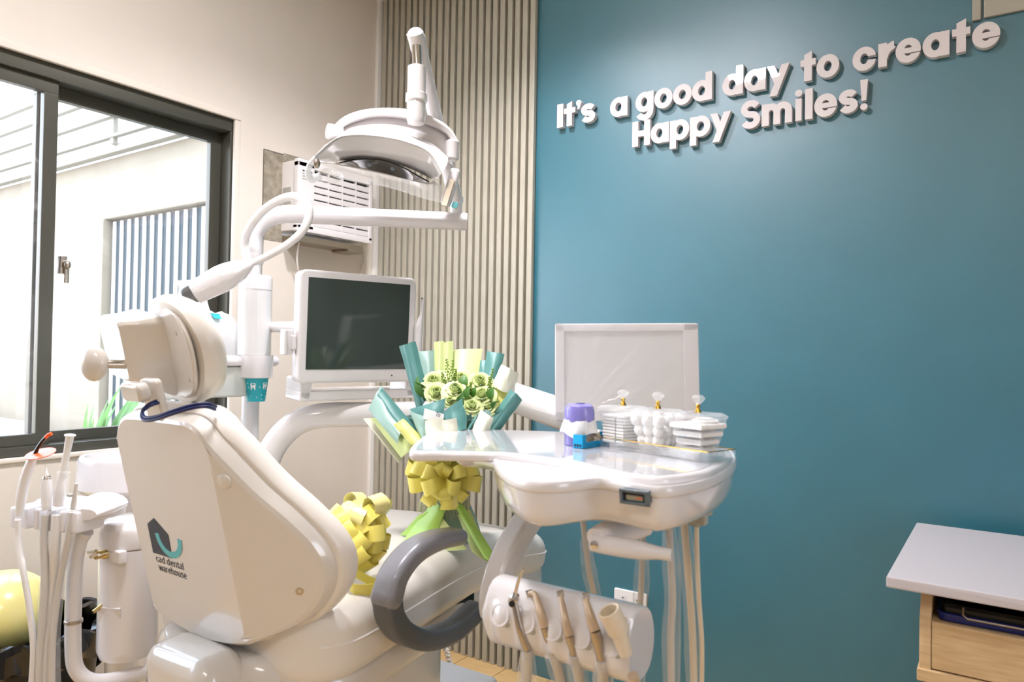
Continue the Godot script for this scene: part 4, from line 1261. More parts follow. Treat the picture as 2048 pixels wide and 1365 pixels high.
# ------------------------------------------------------------ dispenser, cup, table on the post
func dental_unit():
	var t := thing("cup_dispenser", "tall white cylindrical cup dispenser fixed round the lamp post", "dispenser", Vector3(-1.889, 1.2787, -1.3737))
	var c := Vector3(-1.889, 1.2787, -1.3737)
	var up := Vector3.UP
	part(t, "tube", turned([Vector2(0.040, 0), Vector2(0.0475, 0.002), Vector2(0.0475, 0.205), Vector2(0.044, 0.207)], c, up, 32), M.panel_grey)
	part(t, "cap", turned([Vector2(0.0485, 0.2), Vector2(0.0485, 0.238), Vector2(0.045, 0.243), Vector2(0.02, 0.245)], c, up, 32), M.white_plastic)
	part(t, "clear_sleeve", turned([Vector2(0.0495, 0.004), Vector2(0.0495, 0.235)], c, up, 32), M.film)
	var tb := thing("post_table", "white table bracket on the lamp post with a round cup holder at its end", "bracket", Vector3(-1.8987, 1.2102, -1.3684))
	var e := Vector3(-1.8837, 1.2105, -1.3787)
	part(tb, "cup_ring", turned([Vector2(0.040, 0.0), Vector2(0.048, 0.003), Vector2(0.0495, 0.064), Vector2(0.0495, 0.070), Vector2(0.047, 0.070), Vector2(0.046, 0.066)], e, up, 32), M.white_plastic)
	part(tb, "shelf", bx(e + Vector3(-0.03, 0.036, -0.09) + Vector3(-0.05, 0, 0), e + Vector3(0.0, 0.068, 0.36), 0.012), M.white_plastic)
	part(tb, "control_box", bx(e + Vector3(-0.07, -0.055, 0.02), e + Vector3(-0.01, 0.036, 0.30), 0.008), M.box_grey)
	var cu := thing("paper_cup", "teal paper cup printed with white teeth under the dispenser", "cup", Vector3(-1.8834, 1.1407, -1.3803))
	var cb := Vector3(-1.8834, 1.1407, -1.3803)
	part(cu, "cup_wall", turned([Vector2(0.001, 0.002), Vector2(0.0255, 0.001), Vector2(0.0262, 0.0), Vector2(0.0352, 0.070), Vector2(0.0362, 0.071), Vector2(0.0362, 0.073), Vector2(0.0345, 0.073)], cb, up, 32), M.teal_print)
	# printed teeth and dots wrap the wall
	var look := atan2(-cb.z, -cb.x)
	for q in [[-0.30, 0.046], [0.85, 0.048], [-1.4, 0.045], [1.5, 0.045], [2.4, 0.04], [-2.2, 0.04]]:
		part(cu, "tooth_print", on_cup(cb, tooth(), look - q[0], q[1]), M.tissue)
	for k in 26:
		part(cu, "dot_print", on_cup(cb, oval(0.0016, 0.0016, 10), k * 1.37, 0.008 + 0.056 * fmod(k * 0.618, 1.0)), M.tissue)
	# tissue pack standing on the table
	var tp := thing("tissue_pack", "soft white tissue pack with a tissue pulled up, beside the post", "tissue pack", Vector3(-2.0293, 1.2701, -1.3384))
	var b := Vector3(-2.0293, 1.2701, -1.3384)
	var rings := []
	for q in [[0.98, 0.0], [1.0, 0.01], [1.02, 0.05], [0.98, 0.09], [0.86, 0.112], [0.62, 0.130], [0.3, 0.140]]:
		var ring := PackedVector3Array()
		for v in rrect(0.10, 0.13, 0.03, 4):
			ring.append(b + Vector3(v.x * q[0] - 0.01, q[1] + 0.006 * sin(v.x * 130.0 + q[1] * 80.0), v.y * q[0]))
		rings.append(ring)
	part(tp, "pack", loft(rings), M.tissue, 50)
	part(tp, "print", sheet(grid4(b + Vector3(0.043, 0.120, 0.035), b + Vector3(0.040, 0.120, 0.01), b + Vector3(0.018, 0.136, 0.035), b + Vector3(0.018, 0.136, 0.005), 3, 3, Vector3.ZERO), 0.001), M.teal_print)
	part(tp, "tissue_sheet", sheet(grid4(Vector3(-2.0854, 1.5025, -1.2347), Vector3(-2.0662, 1.5115, -1.3082), Vector3(-2.0735, 1.3701, -1.2698), Vector3(-2.0323, 1.3647, -1.3344), 8, 8, Vector3(0.01, 0.0, 0.02), 0.010), 0.0008), M.tissue)

func tooth() -> PackedVector2Array:
	return spline2([Vector2(-0.008, 0.008), Vector2(-0.004, 0.0105), Vector2(0.0, 0.0085), Vector2(0.004, 0.0105), Vector2(0.008, 0.008), Vector2(0.0068, 0.0), Vector2(0.0065, -0.009), Vector2(0.0038, -0.0095), Vector2(0.0022, -0.003), Vector2(-0.0022, -0.003), Vector2(-0.0038, -0.0095), Vector2(-0.0065, -0.009), Vector2(-0.0068, 0.0)], 2)

func on_cup(cb: Vector3, shape: PackedVector2Array, ang: float, h: float) -> PackedVector3Array:
	var s := PackedVector3Array()
	var idx := Geometry2D.triangulate_polygon(shape)
	for i in idx:
		var v := shape[i]
		var y := h + v.y
		var r := 0.0262 + (0.0352 - 0.0262) * y / 0.070 + 0.0004
		var a := ang - v.x / r
		s.append(cb + Vector3(cos(a) * r, y, sin(a) * r))
	for i in range(0, s.size(), 3):
		if (s[i + 2] - s[i]).cross(s[i + 1] - s[i]).dot(s[i] - cb - Vector3(0, s[i].y - cb.y, 0)) < 0:
			var q := s[i + 1]
			s[i + 1] = s[i + 2]
			s[i + 2] = q
	return s

# bilinear patch a-b (first row) to c-d (last row), bulged and a little crumpled
func grid4(a: Vector3, b: Vector3, c: Vector3, d: Vector3, nu: int, nv: int, bulge: Vector3, crumple := 0.0, curl := 0.0) -> Array:
	var g := []
	var nn := (b - a).cross(c - a).normalized()
	for i in nu + 1:
		var u := float(i) / nu
		var rowp := PackedVector3Array()
		for j in nv + 1:
			var v := float(j) / nv
			var p := a.lerp(b, v).lerp(c.lerp(d, v), u)
			p += bulge * 4.0 * v * (1.0 - v) * (0.4 + 0.6 * u)
			p += nn * crumple * sin(7.0 * u + 3.0 * v + a.x * 40.0) * cos(6.0 * v - 4.0 * u)
			p += nn * curl * pow(absf(v - 0.5) * 2.0, 3.0) * (1.0 - 0.6 * u)
			rowp.append(p)
		g.append(rowp)
	return g

# ------------------------------------------------------------ monitor and viewer
func screens():
	var t := thing("monitor", "white framed monitor with a dark blank screen on an arm bracket", "monitor", Vector3(-1.573, 1.1495, -1.4714))
	var tl := Vector3(-1.594, 1.5207, -1.3041)
	var tr := Vector3(-1.4917, 1.5222, -1.659)
	var bl := Vector3(-1.6096, 1.2062, -1.2998)
	var o := (tr + bl) / 2
	var x := frame(o, tr - tl, tl - bl)
	var w := (tr - tl).length()
	var h := (tl - bl).length()
	var f := rrect(w, h, 0.020, 5)
	part(t, "case", soft(inset(f, 0.002), 0.036, 0.010, x * Transform3D(Basis(), Vector3(0, 0, -0.042))), M.white_plastic)
	part(t, "bezel", soft(f, 0.016, 0.006, x * Transform3D(Basis(), Vector3(0, 0, -0.008))), M.white_plastic)
	part(t, "screen", slab(rrect(w - 0.046, h - 0.060, 0.002), [Vector2(0, 0.0), Vector2(0, 0.0086), Vector2(0.0008, 0.0090)], x * Transform3D(Basis(), Vector3(0, 0.009, 0))), M.screen_glass)
	part(t, "sensor", turned([Vector2(0.0022, 0), Vector2(0.0022, 0.001), Vector2(0.0005, 0.001)], x * Vector3(w / 2 - 0.075, -h / 2 + 0.02, 0.0079), x.basis.z, 10), M.black_plastic)
	# bracket: a long U shaped tray under the monitor
	var bb := x * Vector3(0, -h / 2, 0)
	var bl2 := x * Transform3D(Basis(), Vector3(0.012, -h / 2 - 0.036, -0.10))
	part(t, "bracket", join([soft(rrect(w - 0.0, 0.030, 0.006), 0.10, 0.005, bl2),
		soft(rrect(0.034, 0.062, 0.008), 0.10, 0.005, bl2 * Transform3D(Basis(), Vector3(-w / 2 + 0.018, 0.02, 0))), soft(rrect(0.03, 0.062, 0.008), 0.10, 0.005, bl2 * Transform3D(Basis(), Vector3(w / 2 - 0.016, 0.02, 0)))]), M.white_plastic)
	part(t, "support_arm", line(Vector3(-1.8977, 1.3674, -1.4265), x * Vector3(-w / 2 + 0.05, 0.0, -0.035), 0.0165, 16), M.white_enamel)
	var hk := x * Transform3D(Basis(), Vector3(-w / 2 - 0.018, -0.045, -0.03))
	part(t, "side_holder", join([soft(rrect(0.034, 0.070, 0.008), 0.012, 0.004, hk), soft(rrect(0.010, 0.070, 0.004), 0.03, 0.004, hk * Transform3D(Basis(), Vector3(-0.014, 0, 0))), soft(rrect(0.012, 0.040, 0.004), 0.03, 0.004, hk * Transform3D(Basis(), Vector3(0.012, 0, 0)))]), M.white_plastic)
	var cw := thing("intraoral_camera", "slim white intraoral camera wand upright beside the monitor's right edge", "camera wand", Vector3(-1.4754, 1.2445, -1.6576))
	part(cw, "wand", tube(spline([Vector3(-1.4817, 1.2444, -1.6533), Vector3(-1.4782, 1.3204, -1.6541), Vector3(-1.476, 1.3735, -1.6546), Vector3(-1.4699, 1.4116, -1.658), Vector3(-1.4675, 1.442, -1.659), Vector3(-1.4676, 1.4633, -1.6585)], 6), [0.011, 0.0125, 0.012, 0.0055, 0.0045, 0.0050], 14), M.white_plastic)
	part(cw, "lens", turned([Vector2(0.0022, 0), Vector2(0.0022, 0.001), Vector2(0.0004, 0.001)], Vector3(-1.4642, 1.4612, -1.6524), Vector3(0.56, 0, 0.82), 10), M.black_plastic)
	# film viewer in its wrapping
	var v := thing("film_viewer", "white flat viewer panel wrapped in clear film behind the instrument tray", "viewer panel", Vector3(-0.7705, 1.1408, -1.6332))
	tl = Vector3(-0.9267, 1.374, -1.5337)
	tr = Vector3(-0.6281, 1.3802, -1.7138)
	bl = Vector3(-0.9093, 1.1364, -1.5261)
	var vx := frame((tr + bl) / 2, tr - tl, tl - bl)
	w = (tr - tl).length()
	h = (tl - bl).length()
	part(v, "case", soft(rrect(w, h, 0.008, 4), 0.030, 0.006, vx * Transform3D(Basis(), Vector3(0, 0, -0.034))), M.white_plastic)
	part(v, "frame", join([
		soft(rrect(w, 0.020, 0.006), 0.010, 0.003, vx * Transform3D(Basis(), Vector3(0, h / 2 - 0.010, -0.006))), soft(rrect(w, 0.024, 0.006), 0.010, 0.003, vx * Transform3D(Basis(), Vector3(0, -h / 2 + 0.012, -0.006))),
		soft(rrect(0.024, h, 0.006), 0.010, 0.003, vx * Transform3D(Basis(), Vector3(-w / 2 + 0.012, 0, -0.006))), soft(rrect(0.036, h, 0.006), 0.010, 0.003, vx * Transform3D(Basis(), Vector3(w / 2 - 0.018, 0, -0.006)))]), M.white_plastic)
	part(v, "panel", slab(rrect(w - 0.05, h - 0.036, 0.002), [Vector2(0, 0), Vector2(0, 0.002)], vx * Transform3D(Basis(), Vector3(-0.004, 0.0, -0.004))), M.panel_grey)
	# the film: one sheet with creases that run out from the lower left
	var g := []
	for i in 37:
		var rowp := PackedVector3Array()
		for j in 49:
			var a := -w / 2 + w * j / 48.0
			var b := -h / 2 + h * i / 36.0
			var ph := atan2(b + 0.10, a + 0.12) * 26.0
			var amp := 0.0022 * exp(-pow((a + 0.02) / 0.11, 2.0)) * (0.3 + 0.7 * sin(ph * 0.31 + 1.0) * sin(ph * 0.31 + 1.0))
			rowp.append(vx * Vector3(a, b, 0.0062 + amp * sin(ph) + 0.0004 * sin(a * 60.0)))
		g.append(rowp)
	part(v, "film", sheet(g, 0.0003), M.film)

# ------------------------------------------------------------ whitening lamp on its gooseneck
func whitening():
	var t := thing("whitening_lamp", "white whitening lamp on a looped gooseneck with a dark tip in film", "lamp", Vector3(-1.7777, 1.4869, -1.179))
	var neck := spline([Vector3(-1.9343, 1.5587, -1.3795), Vector3(-1.9435, 1.6202, -1.3719), Vector3(-1.9131, 1.6626, -1.3616), Vector3(-1.8588, 1.7064, -1.3615), Vector3(-1.7907, 1.7321, -1.3591), Vector3(-1.7296, 1.7442, -1.3643), Vector3(-1.6766, 1.7356, -1.3645), Vector3(-1.6428, 1.7048, -1.364), Vector3(-1.6358, 1.6674, -1.3574), Vector3(-1.6462, 1.6258, -1.339), Vector3(-1.675, 1.5871, -1.3079), Vector3(-1.708, 1.557, -1.2738), Vector3(-1.732, 1.5315, -1.2336)], 6)
	part(t, "gooseneck", tube(neck, [0.0125, 0.0125, 0.0125, 0.0125, 0.012, 0.011, 0.0095], 14), M.hose_white)
	var a := Vector3(-1.7218, 1.5372, -1.2405)
	var b := Vector3(-1.8287, 1.4404, -1.1208)
	var d := b - a
	var ln := d.length()
	part(t, "head", turned([Vector2(0.009, 0), Vector2(0.016, 0.012), Vector2(0.028, 0.035), Vector2(0.036, 0.07), Vector2(0.038, 0.095), Vector2(0.036, 0.12), Vector2(0.032, ln - 0.016), Vector2(0.029, ln - 0.014), Vector2(0.001, ln - 0.014)], a, d, 28), M.white_enamel)
	part(t, "tip", turned([Vector2(0.027, ln - 0.02), Vector2(0.0265, ln + 0.004), Vector2(0.022, ln + 0.012), Vector2(0.019, ln + 0.013), Vector2(0.001, ln + 0.012)], a, d, 24), M.lens_dark)
	part(t, "tip_film", turned([Vector2(0.034, ln - 0.04), Vector2(0.033, ln - 0.01), Vector2(0.030, ln + 0.012), Vector2(0.020, ln + 0.02), Vector2(0.001, ln + 0.021)], a, d, 11), M.film, 10)

# ------------------------------------------------------------ the instrument tray on its arm
const TY := 1.12

func tray_unit():
	var t := thing("instrument_tray", "white dentist's delivery tray with rounded lobed front and meter", "instrument tray", Vector3(-0.70, 1.0, -1.2))
	# outline in (x, -z)
	var px := [Vector3(-0.9124, 1.12, -1.0015), Vector3(-1.0033, 1.12, -1.128), Vector3(-1.079, 1.12, -1.2654), Vector3(-1.0773, 1.12, -1.3262), Vector3(-0.9758, 1.12, -1.3918), Vector3(-0.8672, 1.12, -1.4495), Vector3(-0.7112, 1.12, -1.47), Vector3(-0.566, 1.12, -1.4557), Vector3(-0.4756, 1.12, -1.439), Vector3(-0.4258, 1.12, -1.3576), Vector3(-0.3985, 1.12, -1.2489), Vector3(-0.3887, 1.12, -1.1574), Vector3(-0.3901, 1.12, -1.0987), Vector3(-0.4149, 1.12, -1.0249), Vector3(-0.4441, 1.12, -1.006), Vector3(-0.4834, 1.12, -1.0079), Vector3(-0.5533, 1.12, -1.0374), Vector3(-0.615, 1.12, -1.0622), Vector3(-0.6691, 1.12, -1.0692), Vector3(-0.723, 1.12, -1.0712), Vector3(-0.7645, 1.12, -1.0604), Vector3(-0.8057, 1.12, -1.0329), Vector3(-0.8436, 1.12, -1.0083), Vector3(-0.8771, 1.12, -0.9788)]
	var top := PackedVector2Array()
	for p in spline(px, 3, true): top.append(Vector2(p.x, -p.z))
	var flat := Transform3D(Basis(Vector3.RIGHT, Vector3.FORWARD, Vector3.UP), Vector3(0, TY - 0.018, 0))
	part(t, "top_plate", soft(top, 0.018, 0.007, flat), M.white_enamel)
	part(t, "mat", slab(inset(top, 0.013), [Vector2(0, 0.0176), Vector2(0.0006, 0.0186)], flat), M.panel_gloss)
	# body under the plate, with the bulging lobe at the front
	var low := [Vector3(-0.7841, 1.108, -1.0878), Vector3(-0.7021, 1.108, -0.9902), Vector3(-0.6292, 1.108, -0.9251), Vector3(-0.5866, 1.108, -0.9103), Vector3(-0.5562, 1.108, -0.9248), Vector3(-0.5365, 1.108, -0.9574), Vector3(-0.519, 1.108, -0.9999), Vector3(-0.4913, 1.108, -1.0004), Vector3(-0.4566, 1.108, -0.9914), Vector3(-0.4125, 1.108, -0.9969), Vector3(-0.3889, 1.108, -1.0527), Vector3(-0.3832, 1.108, -1.149), Vector3(-0.3986, 1.108, -1.2773), Vector3(-0.4359, 1.108, -1.4084), Vector3(-0.5017, 1.108, -1.5181), Vector3(-0.6478, 1.108, -1.489), Vector3(-0.883, 1.108, -1.4534), Vector3(-0.9611, 1.108, -1.3814), Vector3(-0.8864, 1.108, -1.229)]
	var body := PackedVector2Array()
	for p in spline(low, 4, true): body.append(Vector2(p.x, -p.z))
	var bf := Transform3D(Basis(Vector3.RIGHT, Vector3.FORWARD, Vector3.UP), Vector3(0, 1.036, 0))
	part(t, "body", slab(body, [Vector2(0.046, 0.0), Vector2(0.028, 0.002), Vector2(0.014, 0.010), Vector2(0.007, 0.025), Vector2(0.004, 0.045), Vector2(0.0025, 0.060), Vector2(0.004, 0.070), Vector2(0.010, 0.0705)], bf), M.white_enamel, 50)
	part(t, "rim", slab(body, [Vector2(0.0035, 0.056), Vector2(0.0005, 0.0575), Vector2(-0.001, 0.062), Vector2(-0.0005, 0.070), Vector2(0.002, 0.0735), Vector2(0.006, 0.0735), Vector2(0.011, 0.0715)], bf), M.white_plastic, 50)
	# gusset from the body out to the left tip
	var tip := [Vector3(-0.8783, 1.1, -1.0796), Vector3(-0.8296, 1.1, -1.079), Vector3(-0.7517, 1.1, -1.0433), Vector3(-0.6883, 1.1, -1.0058), Vector3(-0.7234, 1.1, -1.1215), Vector3(-0.839, 1.1, -1.2998), Vector3(-0.9526, 1.1, -1.3497), Vector3(-1.0148, 1.1, -1.3186), Vector3(-0.9774, 1.1, -1.2093)]
	var to := PackedVector2Array()
	for p in spline(tip, 4, true): to.append(Vector2(p.x, -p.z))
	part(t, "gusset", slab(to, [Vector2(0.03, -0.020), Vector2(0.018, -0.014), Vector2(0.004, -0.004), Vector2(0.002, 0.003)], Transform3D(Basis(Vector3.RIGHT, Vector3.FORWARD, Vector3.UP), Vector3(0, 1.10, 0))), M.white_enamel, 50)
	# meter window let into the front
	var mo := Vector3(-0.4495, 1.0924, -0.9836)
	var mx := frame(mo, Vector3(0.99, 0.0, -0.02), Vector3(0, 1, 0.15))
	part(t, "meter_frame", join([soft(rrect(0.047, 0.0045, 0.001), 0.006, 0.001, mx * Transform3D(Basis(), Vector3(0, 0.0092, 0))), soft(rrect(0.047, 0.0045, 0.001), 0.006, 0.001, mx * Transform3D(Basis(), Vector3(0, -0.0092, 0))), soft(rrect(0.005, 0.022, 0.001), 0.006, 0.001, mx * Transform3D(Basis(), Vector3(-0.021, 0, 0))), soft(rrect(0.007, 0.022, 0.001), 0.006, 0.001, mx * Transform3D(Basis(), Vector3(0.020, 0, 0)))]), M.meter_grey)
	part(t, "meter_back", slab(rrect(0.042, 0.018, 0.001), [Vector2(0, -0.01), Vector2(0, 0.001)], mx), M.logo_dark)
	part(t, "meter_scale", slab(rrect(0.026, 0.007, 0.001), [Vector2(0, 0.0), Vector2(0, 0.002)], mx * Transform3D(Basis(), Vector3(-0.001, -0.002, 0))), M.meter_face)
	part(t, "meter_needle", slab(rrect(0.010, 0.0014, 0.0004), [Vector2(0, 0.0), Vector2(0, 0.0028)], mx * Transform3D(Basis(), Vector3(0.006, -0.001, 0))), M.orange_plastic)
	part(t, "side_label", bx(Vector3(-0.424, 1.048, -1.28), Vector3(-0.4215, 1.082, -1.16)), M.box_grey)
	# arm that carries the tool bar, a flat curved strap
	var st := PackedVector2Array()
	for p in spline([Vector3(-0.86, 0.9486, -1.3946), Vector3(-0.86, 0.9226, -1.3415), Vector3(-0.86, 0.8863, -1.2915), Vector3(-0.86, 0.8471, -1.2552), Vector3(-0.86, 0.801, -1.233), Vector3(-0.86, 0.7705, -1.2321)], 6): st.append(Vector2(-p.z, p.y))
	part(t, "bar_strap", soft(fat_line(st, 0.030, 0.026), 0.048, 0.010, Transform3D(Basis(Vector3.FORWARD, Vector3.UP, Vector3.RIGHT), Vector3(-0.90, 0, 0))), M.white_plastic)
	# tool bar along x
	var a := Vector3(-0.726, 0.8596, -1.0415)
	var b := a + Vector3(0.262, 0, 0)
	var rings := []
	var prof := [Vector2(0.030, 0.052), Vector2(-0.004, 0.054), Vector2(-0.032, 0.040), Vector2(-0.046, 0.010), Vector2(-0.046, -0.020), Vector2(-0.030, -0.050), Vector2(0.004, -0.060), Vector2(0.036, -0.048), Vector2(0.048, -0.012), Vector2(0.046, 0.024)]
	var po := spline2(prof, 3)
	var xs := [[-0.016, 0.45], [-0.010, 0.75], [-0.003, 0.92]]
	for k in 53: xs.append([0.002 + 0.256 * k / 52.0, 1.0])
	xs.append_array([[0.263, 0.975], [0.265, 0.93]])
	for q in xs:
		var ring := PackedVector3Array()
		var wave := 0.5 + 0.5 * cos(TAU * (q[0] - 0.033) / 0.0505)
		for v in po:
			var amt := clampf((0.030 - v.y) / 0.03, 0.0, 1.0) * clampf((v.y + 0.052) / 0.02, 0.0, 1.0) * clampf(v.x / 0.02, 0.0, 1.0)
			ring.append(Vector3(a.x + q[0], a.y + v.y * q[1], a.z + v.x * q[1] + 0.009 * wave * amt))
		rings.append(ring)
	part(t, "tool_bar", loft(rings), M.white_enamel, 32)
	for k in 5:
		var c := a + Vector3(0.033 + k * 0.0505, 0.004, 0.046)
		part(t, "tool_socket", turned([Vector2(0.019, -0.006), Vector2(0.0195, 0.004), Vector2(0.018, 0.0075), Vector2(0.0150, 0.0075), Vector2(0.0125, 0.003), Vector2(0.001, 0.002)], c, Vector3(0.0, 0.25, 0.97), 24), M.white_enamel)
		part(t, "socket_pin", turned([Vector2(0.006, 0.0), Vector2(0.006, 0.006), Vector2(0.002, 0.008)], c + Vector3(0.013, -0.012, 0), Vector3(0, 0.25, 0.97), 12), M.label_grey)
	# pull handle below the body
	part(t, "handle_arm", tube(spline([Vector3(-0.503, 1.0146, -1.1401), Vector3(-0.5187, 1.0089, -1.1053), Vector3(-0.5323, 1.0124, -1.0595), Vector3(-0.5382, 1.0059, -1.0313)], 6), 0.019, 14), M.white_plastic)
	part(t, "handle", tube(PackedVector3Array(spread(Vector3(-0.5435, 1.001, -1.0278), Vector3(-0.4151, 0.9998, -1.043), 7)), [0.0135, 0.0150, 0.0155, 0.0150, 0.0135, 0.010, 0.0095], 18), M.white_enamel)
	part(t, "handle_screw", turned([Vector2(0.0065, -0.002), Vector2(0.0065, 0.002), Vector2(0.001, 0.003)], Vector3(-0.5322, 1.0024, -1.0149), Vector3(0.2, 0, 1), 14), M.chrome)
	part(t, "valve", join([line(Vector3(-0.4513, 1.0282, -1.1995), Vector3(-0.4278, 1.0314, -1.2398), 0.009, 12), line(Vector3(-0.4393, 1.0242, -1.2078), Vector3(-0.4421, 1.0096, -1.2062), 0.011, 12), bx(Vector3(-0.4528, 1.014, -1.2109), Vector3(-0.4528, 1.014, -1.2109) + Vector3(0.035, 0.02, 0.02), 0.004)]), M.label_grey)
	# the big jointed arm behind
	part(t, "link_arm", tube(PackedVector3Array(spread(Vector3(-1.423, 1.2264, -1.7544), Vector3(-0.8868, 1.1393, -1.5778), 5)), 0.041, 22), M.white_enamel)
	part(t, "elbow", turned([Vector2(0.04, -0.07), Vector2(0.046, -0.06), Vector2(0.046, 0.06), Vector2(0.04, 0.07)], Vector3(-1.4228, 1.1674, -1.7558), Vector3.UP, 22), M.white_enamel)
	part(t, "main_arm", tube(spline([Vector3(-1.7699, 0.8525, -1.3183), Vector3(-1.7585, 0.9532, -1.3241), Vector3(-1.7417, 1.0204, -1.3404), Vector3(-1.7021, 1.0797, -1.3723), Vector3(-1.6445, 1.109, -1.4232), Vector3(-1.5613, 1.1113, -1.5408), Vector3(-1.4225, 1.1115, -1.757)], 7), 0.0365, 22), M.white_enamel)
	part(t, "arm_hub", turned([Vector2(0.02, -0.02), Vector2(0.05, -0.015), Vector2(0.05, 0.02), Vector2(0.02, 0.03)], Vector3(-0.8326, 1.1183, -1.5184) + Vector3(0, -0.02, 0), Vector3.UP, 22), M.white_plastic)
	# tools in the bar and their hoses
	var tools := [
		["syringe", "three-way syringe with a long thin nozzle, leftmost in the tool bar", [[1047,1150],[1036,1172],[1028,1194],[1040,1255],[1055,1300]], 0, "air water syringe"],
		["handpiece", "curved steel dental handpiece, second from the left in the tool bar", [[1062,1186],[1070,1192],[1080,1225],[1090,1255],[1102,1300]], 1, "handpiece"],
		["handpiece", "slim steel dental handpiece in the middle of the tool bar", [[1122,1190],[1122,1200],[1130,1240],[1138,1270],[1148,1310]], 2, "handpiece"],
		["handpiece", "thick steel dental handpiece between the middle one and the suction head", [[1172,1196],[1172,1204],[1180,1235],[1188,1262],[1202,1320]], 3, "handpiece"],
		["suction_tool", "cream suction handpiece with a wide open mouth, rightmost in the tool bar", [[1226,1222],[1232,1245],[1238,1268],[1250,1310],[1264,1350]], 4, "suction tool"]]
	for q in tools: bar_tool(q, a)

func bar_tool(q: Array, a: Vector3):
	var k: int = q[3]
	var t = thing("dental_" + q[0], q[1], q[4], a + Vector3(0.03 + k * 0.0505, -0.05, 0.05))
	var pts := [
		[Vector3(-0.644, 0.952, -0.9842), Vector3(-0.654, 0.9277, -0.9839), Vector3(-0.6621, 0.8983, -0.9851), Vector3(-0.6483, 0.8575, -0.9832), Vector3(-0.6381, 0.8213, -0.9909), Vector3(-0.6563, 0.7552, -1.0161), Vector3(-0.6919, 0.6677, -1.0541)],
		[Vector3(-0.6474, 0.9043, -1.0071), Vector3(-0.6312, 0.9087, -0.9999), Vector3(-0.6131, 0.8876, -0.9885), Vector3(-0.6044, 0.8657, -0.9888), Vector3(-0.5951, 0.8302, -0.9959), Vector3(-0.5983, 0.7652, -1.0314), Vector3(-0.6278, 0.669, -1.0979)],
		[Vector3(-0.5844, 0.9177, -1.0015), Vector3(-0.5805, 0.9115, -0.9982), Vector3(-0.5651, 0.8873, -0.985), Vector3(-0.5574, 0.8645, -0.9847), Vector3(-0.5515, 0.8353, -0.9893), Vector3(-0.5582, 0.7754, -1.0223), Vector3(-0.5781, 0.6947, -1.0709)],
		[Vector3(-0.5324, 0.927, -0.9884), Vector3(-0.5287, 0.9211, -0.985), Vector3(-0.5189, 0.9027, -0.98), Vector3(-0.5108, 0.8843, -0.9798), Vector3(-0.5026, 0.8409, -0.9863), Vector3(-0.5143, 0.7896, -1.0157), Vector3(-0.5481, 0.6953, -1.0914)],
		[Vector3(-0.4803, 0.9264, -0.9756), Vector3(-0.4743, 0.9105, -0.974), Vector3(-0.4672, 0.892, -0.9732), Vector3(-0.4592, 0.8614, -0.9793), Vector3(-0.4506, 0.8309, -0.9858), Vector3(-0.4565, 0.7863, -1.0069), Vector3(-0.4846, 0.7134, -1.0739)]][k] as Array
	var up: Vector3 = (pts[0] - pts[1]).normalized()
	match k:
		0:
			part(t, "nozzle", tube(spline([pts[2], pts[1], pts[0]], 5), [0.0032, 0.0028, 0.002], 10), M.chrome)
			part(t, "head", turned([Vector2(0.004, -0.012), Vector2(0.0085, -0.006), Vector2(0.0095, 0.004), Vector2(0.006, 0.010)], pts[2], up, 16), M.chrome)
			part(t, "button", turned([Vector2(0.005, 0), Vector2(0.005, 0.004), Vector2(0.002, 0.005)], pts[2] + Vector3(0.002, -0.004, 0.008), Vector3(0.3, 0.1, 1), 12), M.black_plastic)
			part(t, "body", tube(spline([pts[2], pts[3], pts[4]], 5), [0.0055, 0.007, 0.007], 14), M.steel)
		1, 2, 3:
			var fat: float = [0.0, 0.0062, 0.0058, 0.0070][k]
			part(t, "head", line(pts[0] + Vector3(-0.004, 0.0, 0.004), pts[0] + Vector3(0.003, 0.002, -0.004), fat * 0.9, 14), M.chrome)
			part(t, "body", tube(spline([pts[0], pts[1], pts[2], pts[3]], 6), [fat * 0.8, fat * 0.75, fat * 1.1, fat * 1.2], 14), M.tool_beige)
			part(t, "coupling", tube(PackedVector3Array(spread(pts[3], pts[4], 4)), [fat * 1.25, fat * 1.3, fat, fat], 14), M.steel)
		4:
			part(t, "mouth", turned([Vector2(0.0165, -0.004), Vector2(0.017, 0.03), Vector2(0.016, 0.032), Vector2(0.0135, 0.031), Vector2(0.0125, 0.012), Vector2(0.001, 0.010)], pts[1] - up * 0.012, up + Vector3(0.0, 0.1, 0.55), 24), M.tool_cream)
			part(t, "bore", turned([Vector2(0.0122, 0.011), Vector2(0.0120, 0.013), Vector2(0.001, 0.013)], pts[1] - up * 0.012, up + Vector3(0.0, 0.1, 0.55), 20), M.black_plastic)
			part(t, "body", tube(PackedVector3Array([pts[1], pts[2], pts[3]]), [0.017, 0.0125, 0.010], 16), M.tool_cream)
			part(t, "ring", turned([Vector2(0.0115, 0), Vector2(0.012, 0.002), Vector2(0.0115, 0.004)], pts[2], up, 16), M.orange_plastic)
	part(t, "hose", tube(spline([pts[4], pts[5], pts[6]], 5), 0.0085, 12), M.hose_grey if k < 4 else M.tool_beige)
	part(t, "hose_sleeve", tube(spline([pts[4] + Vector3(0, -0.01, 0), pts[5], pts[6]], 6), [0.012, 0.0165, 0.015, 0.017], 9), M.film, 10)

func film_sleeve(p: Array, r: Array) -> PackedVector3Array:
	return tube(spline(p, 5), r, 8)

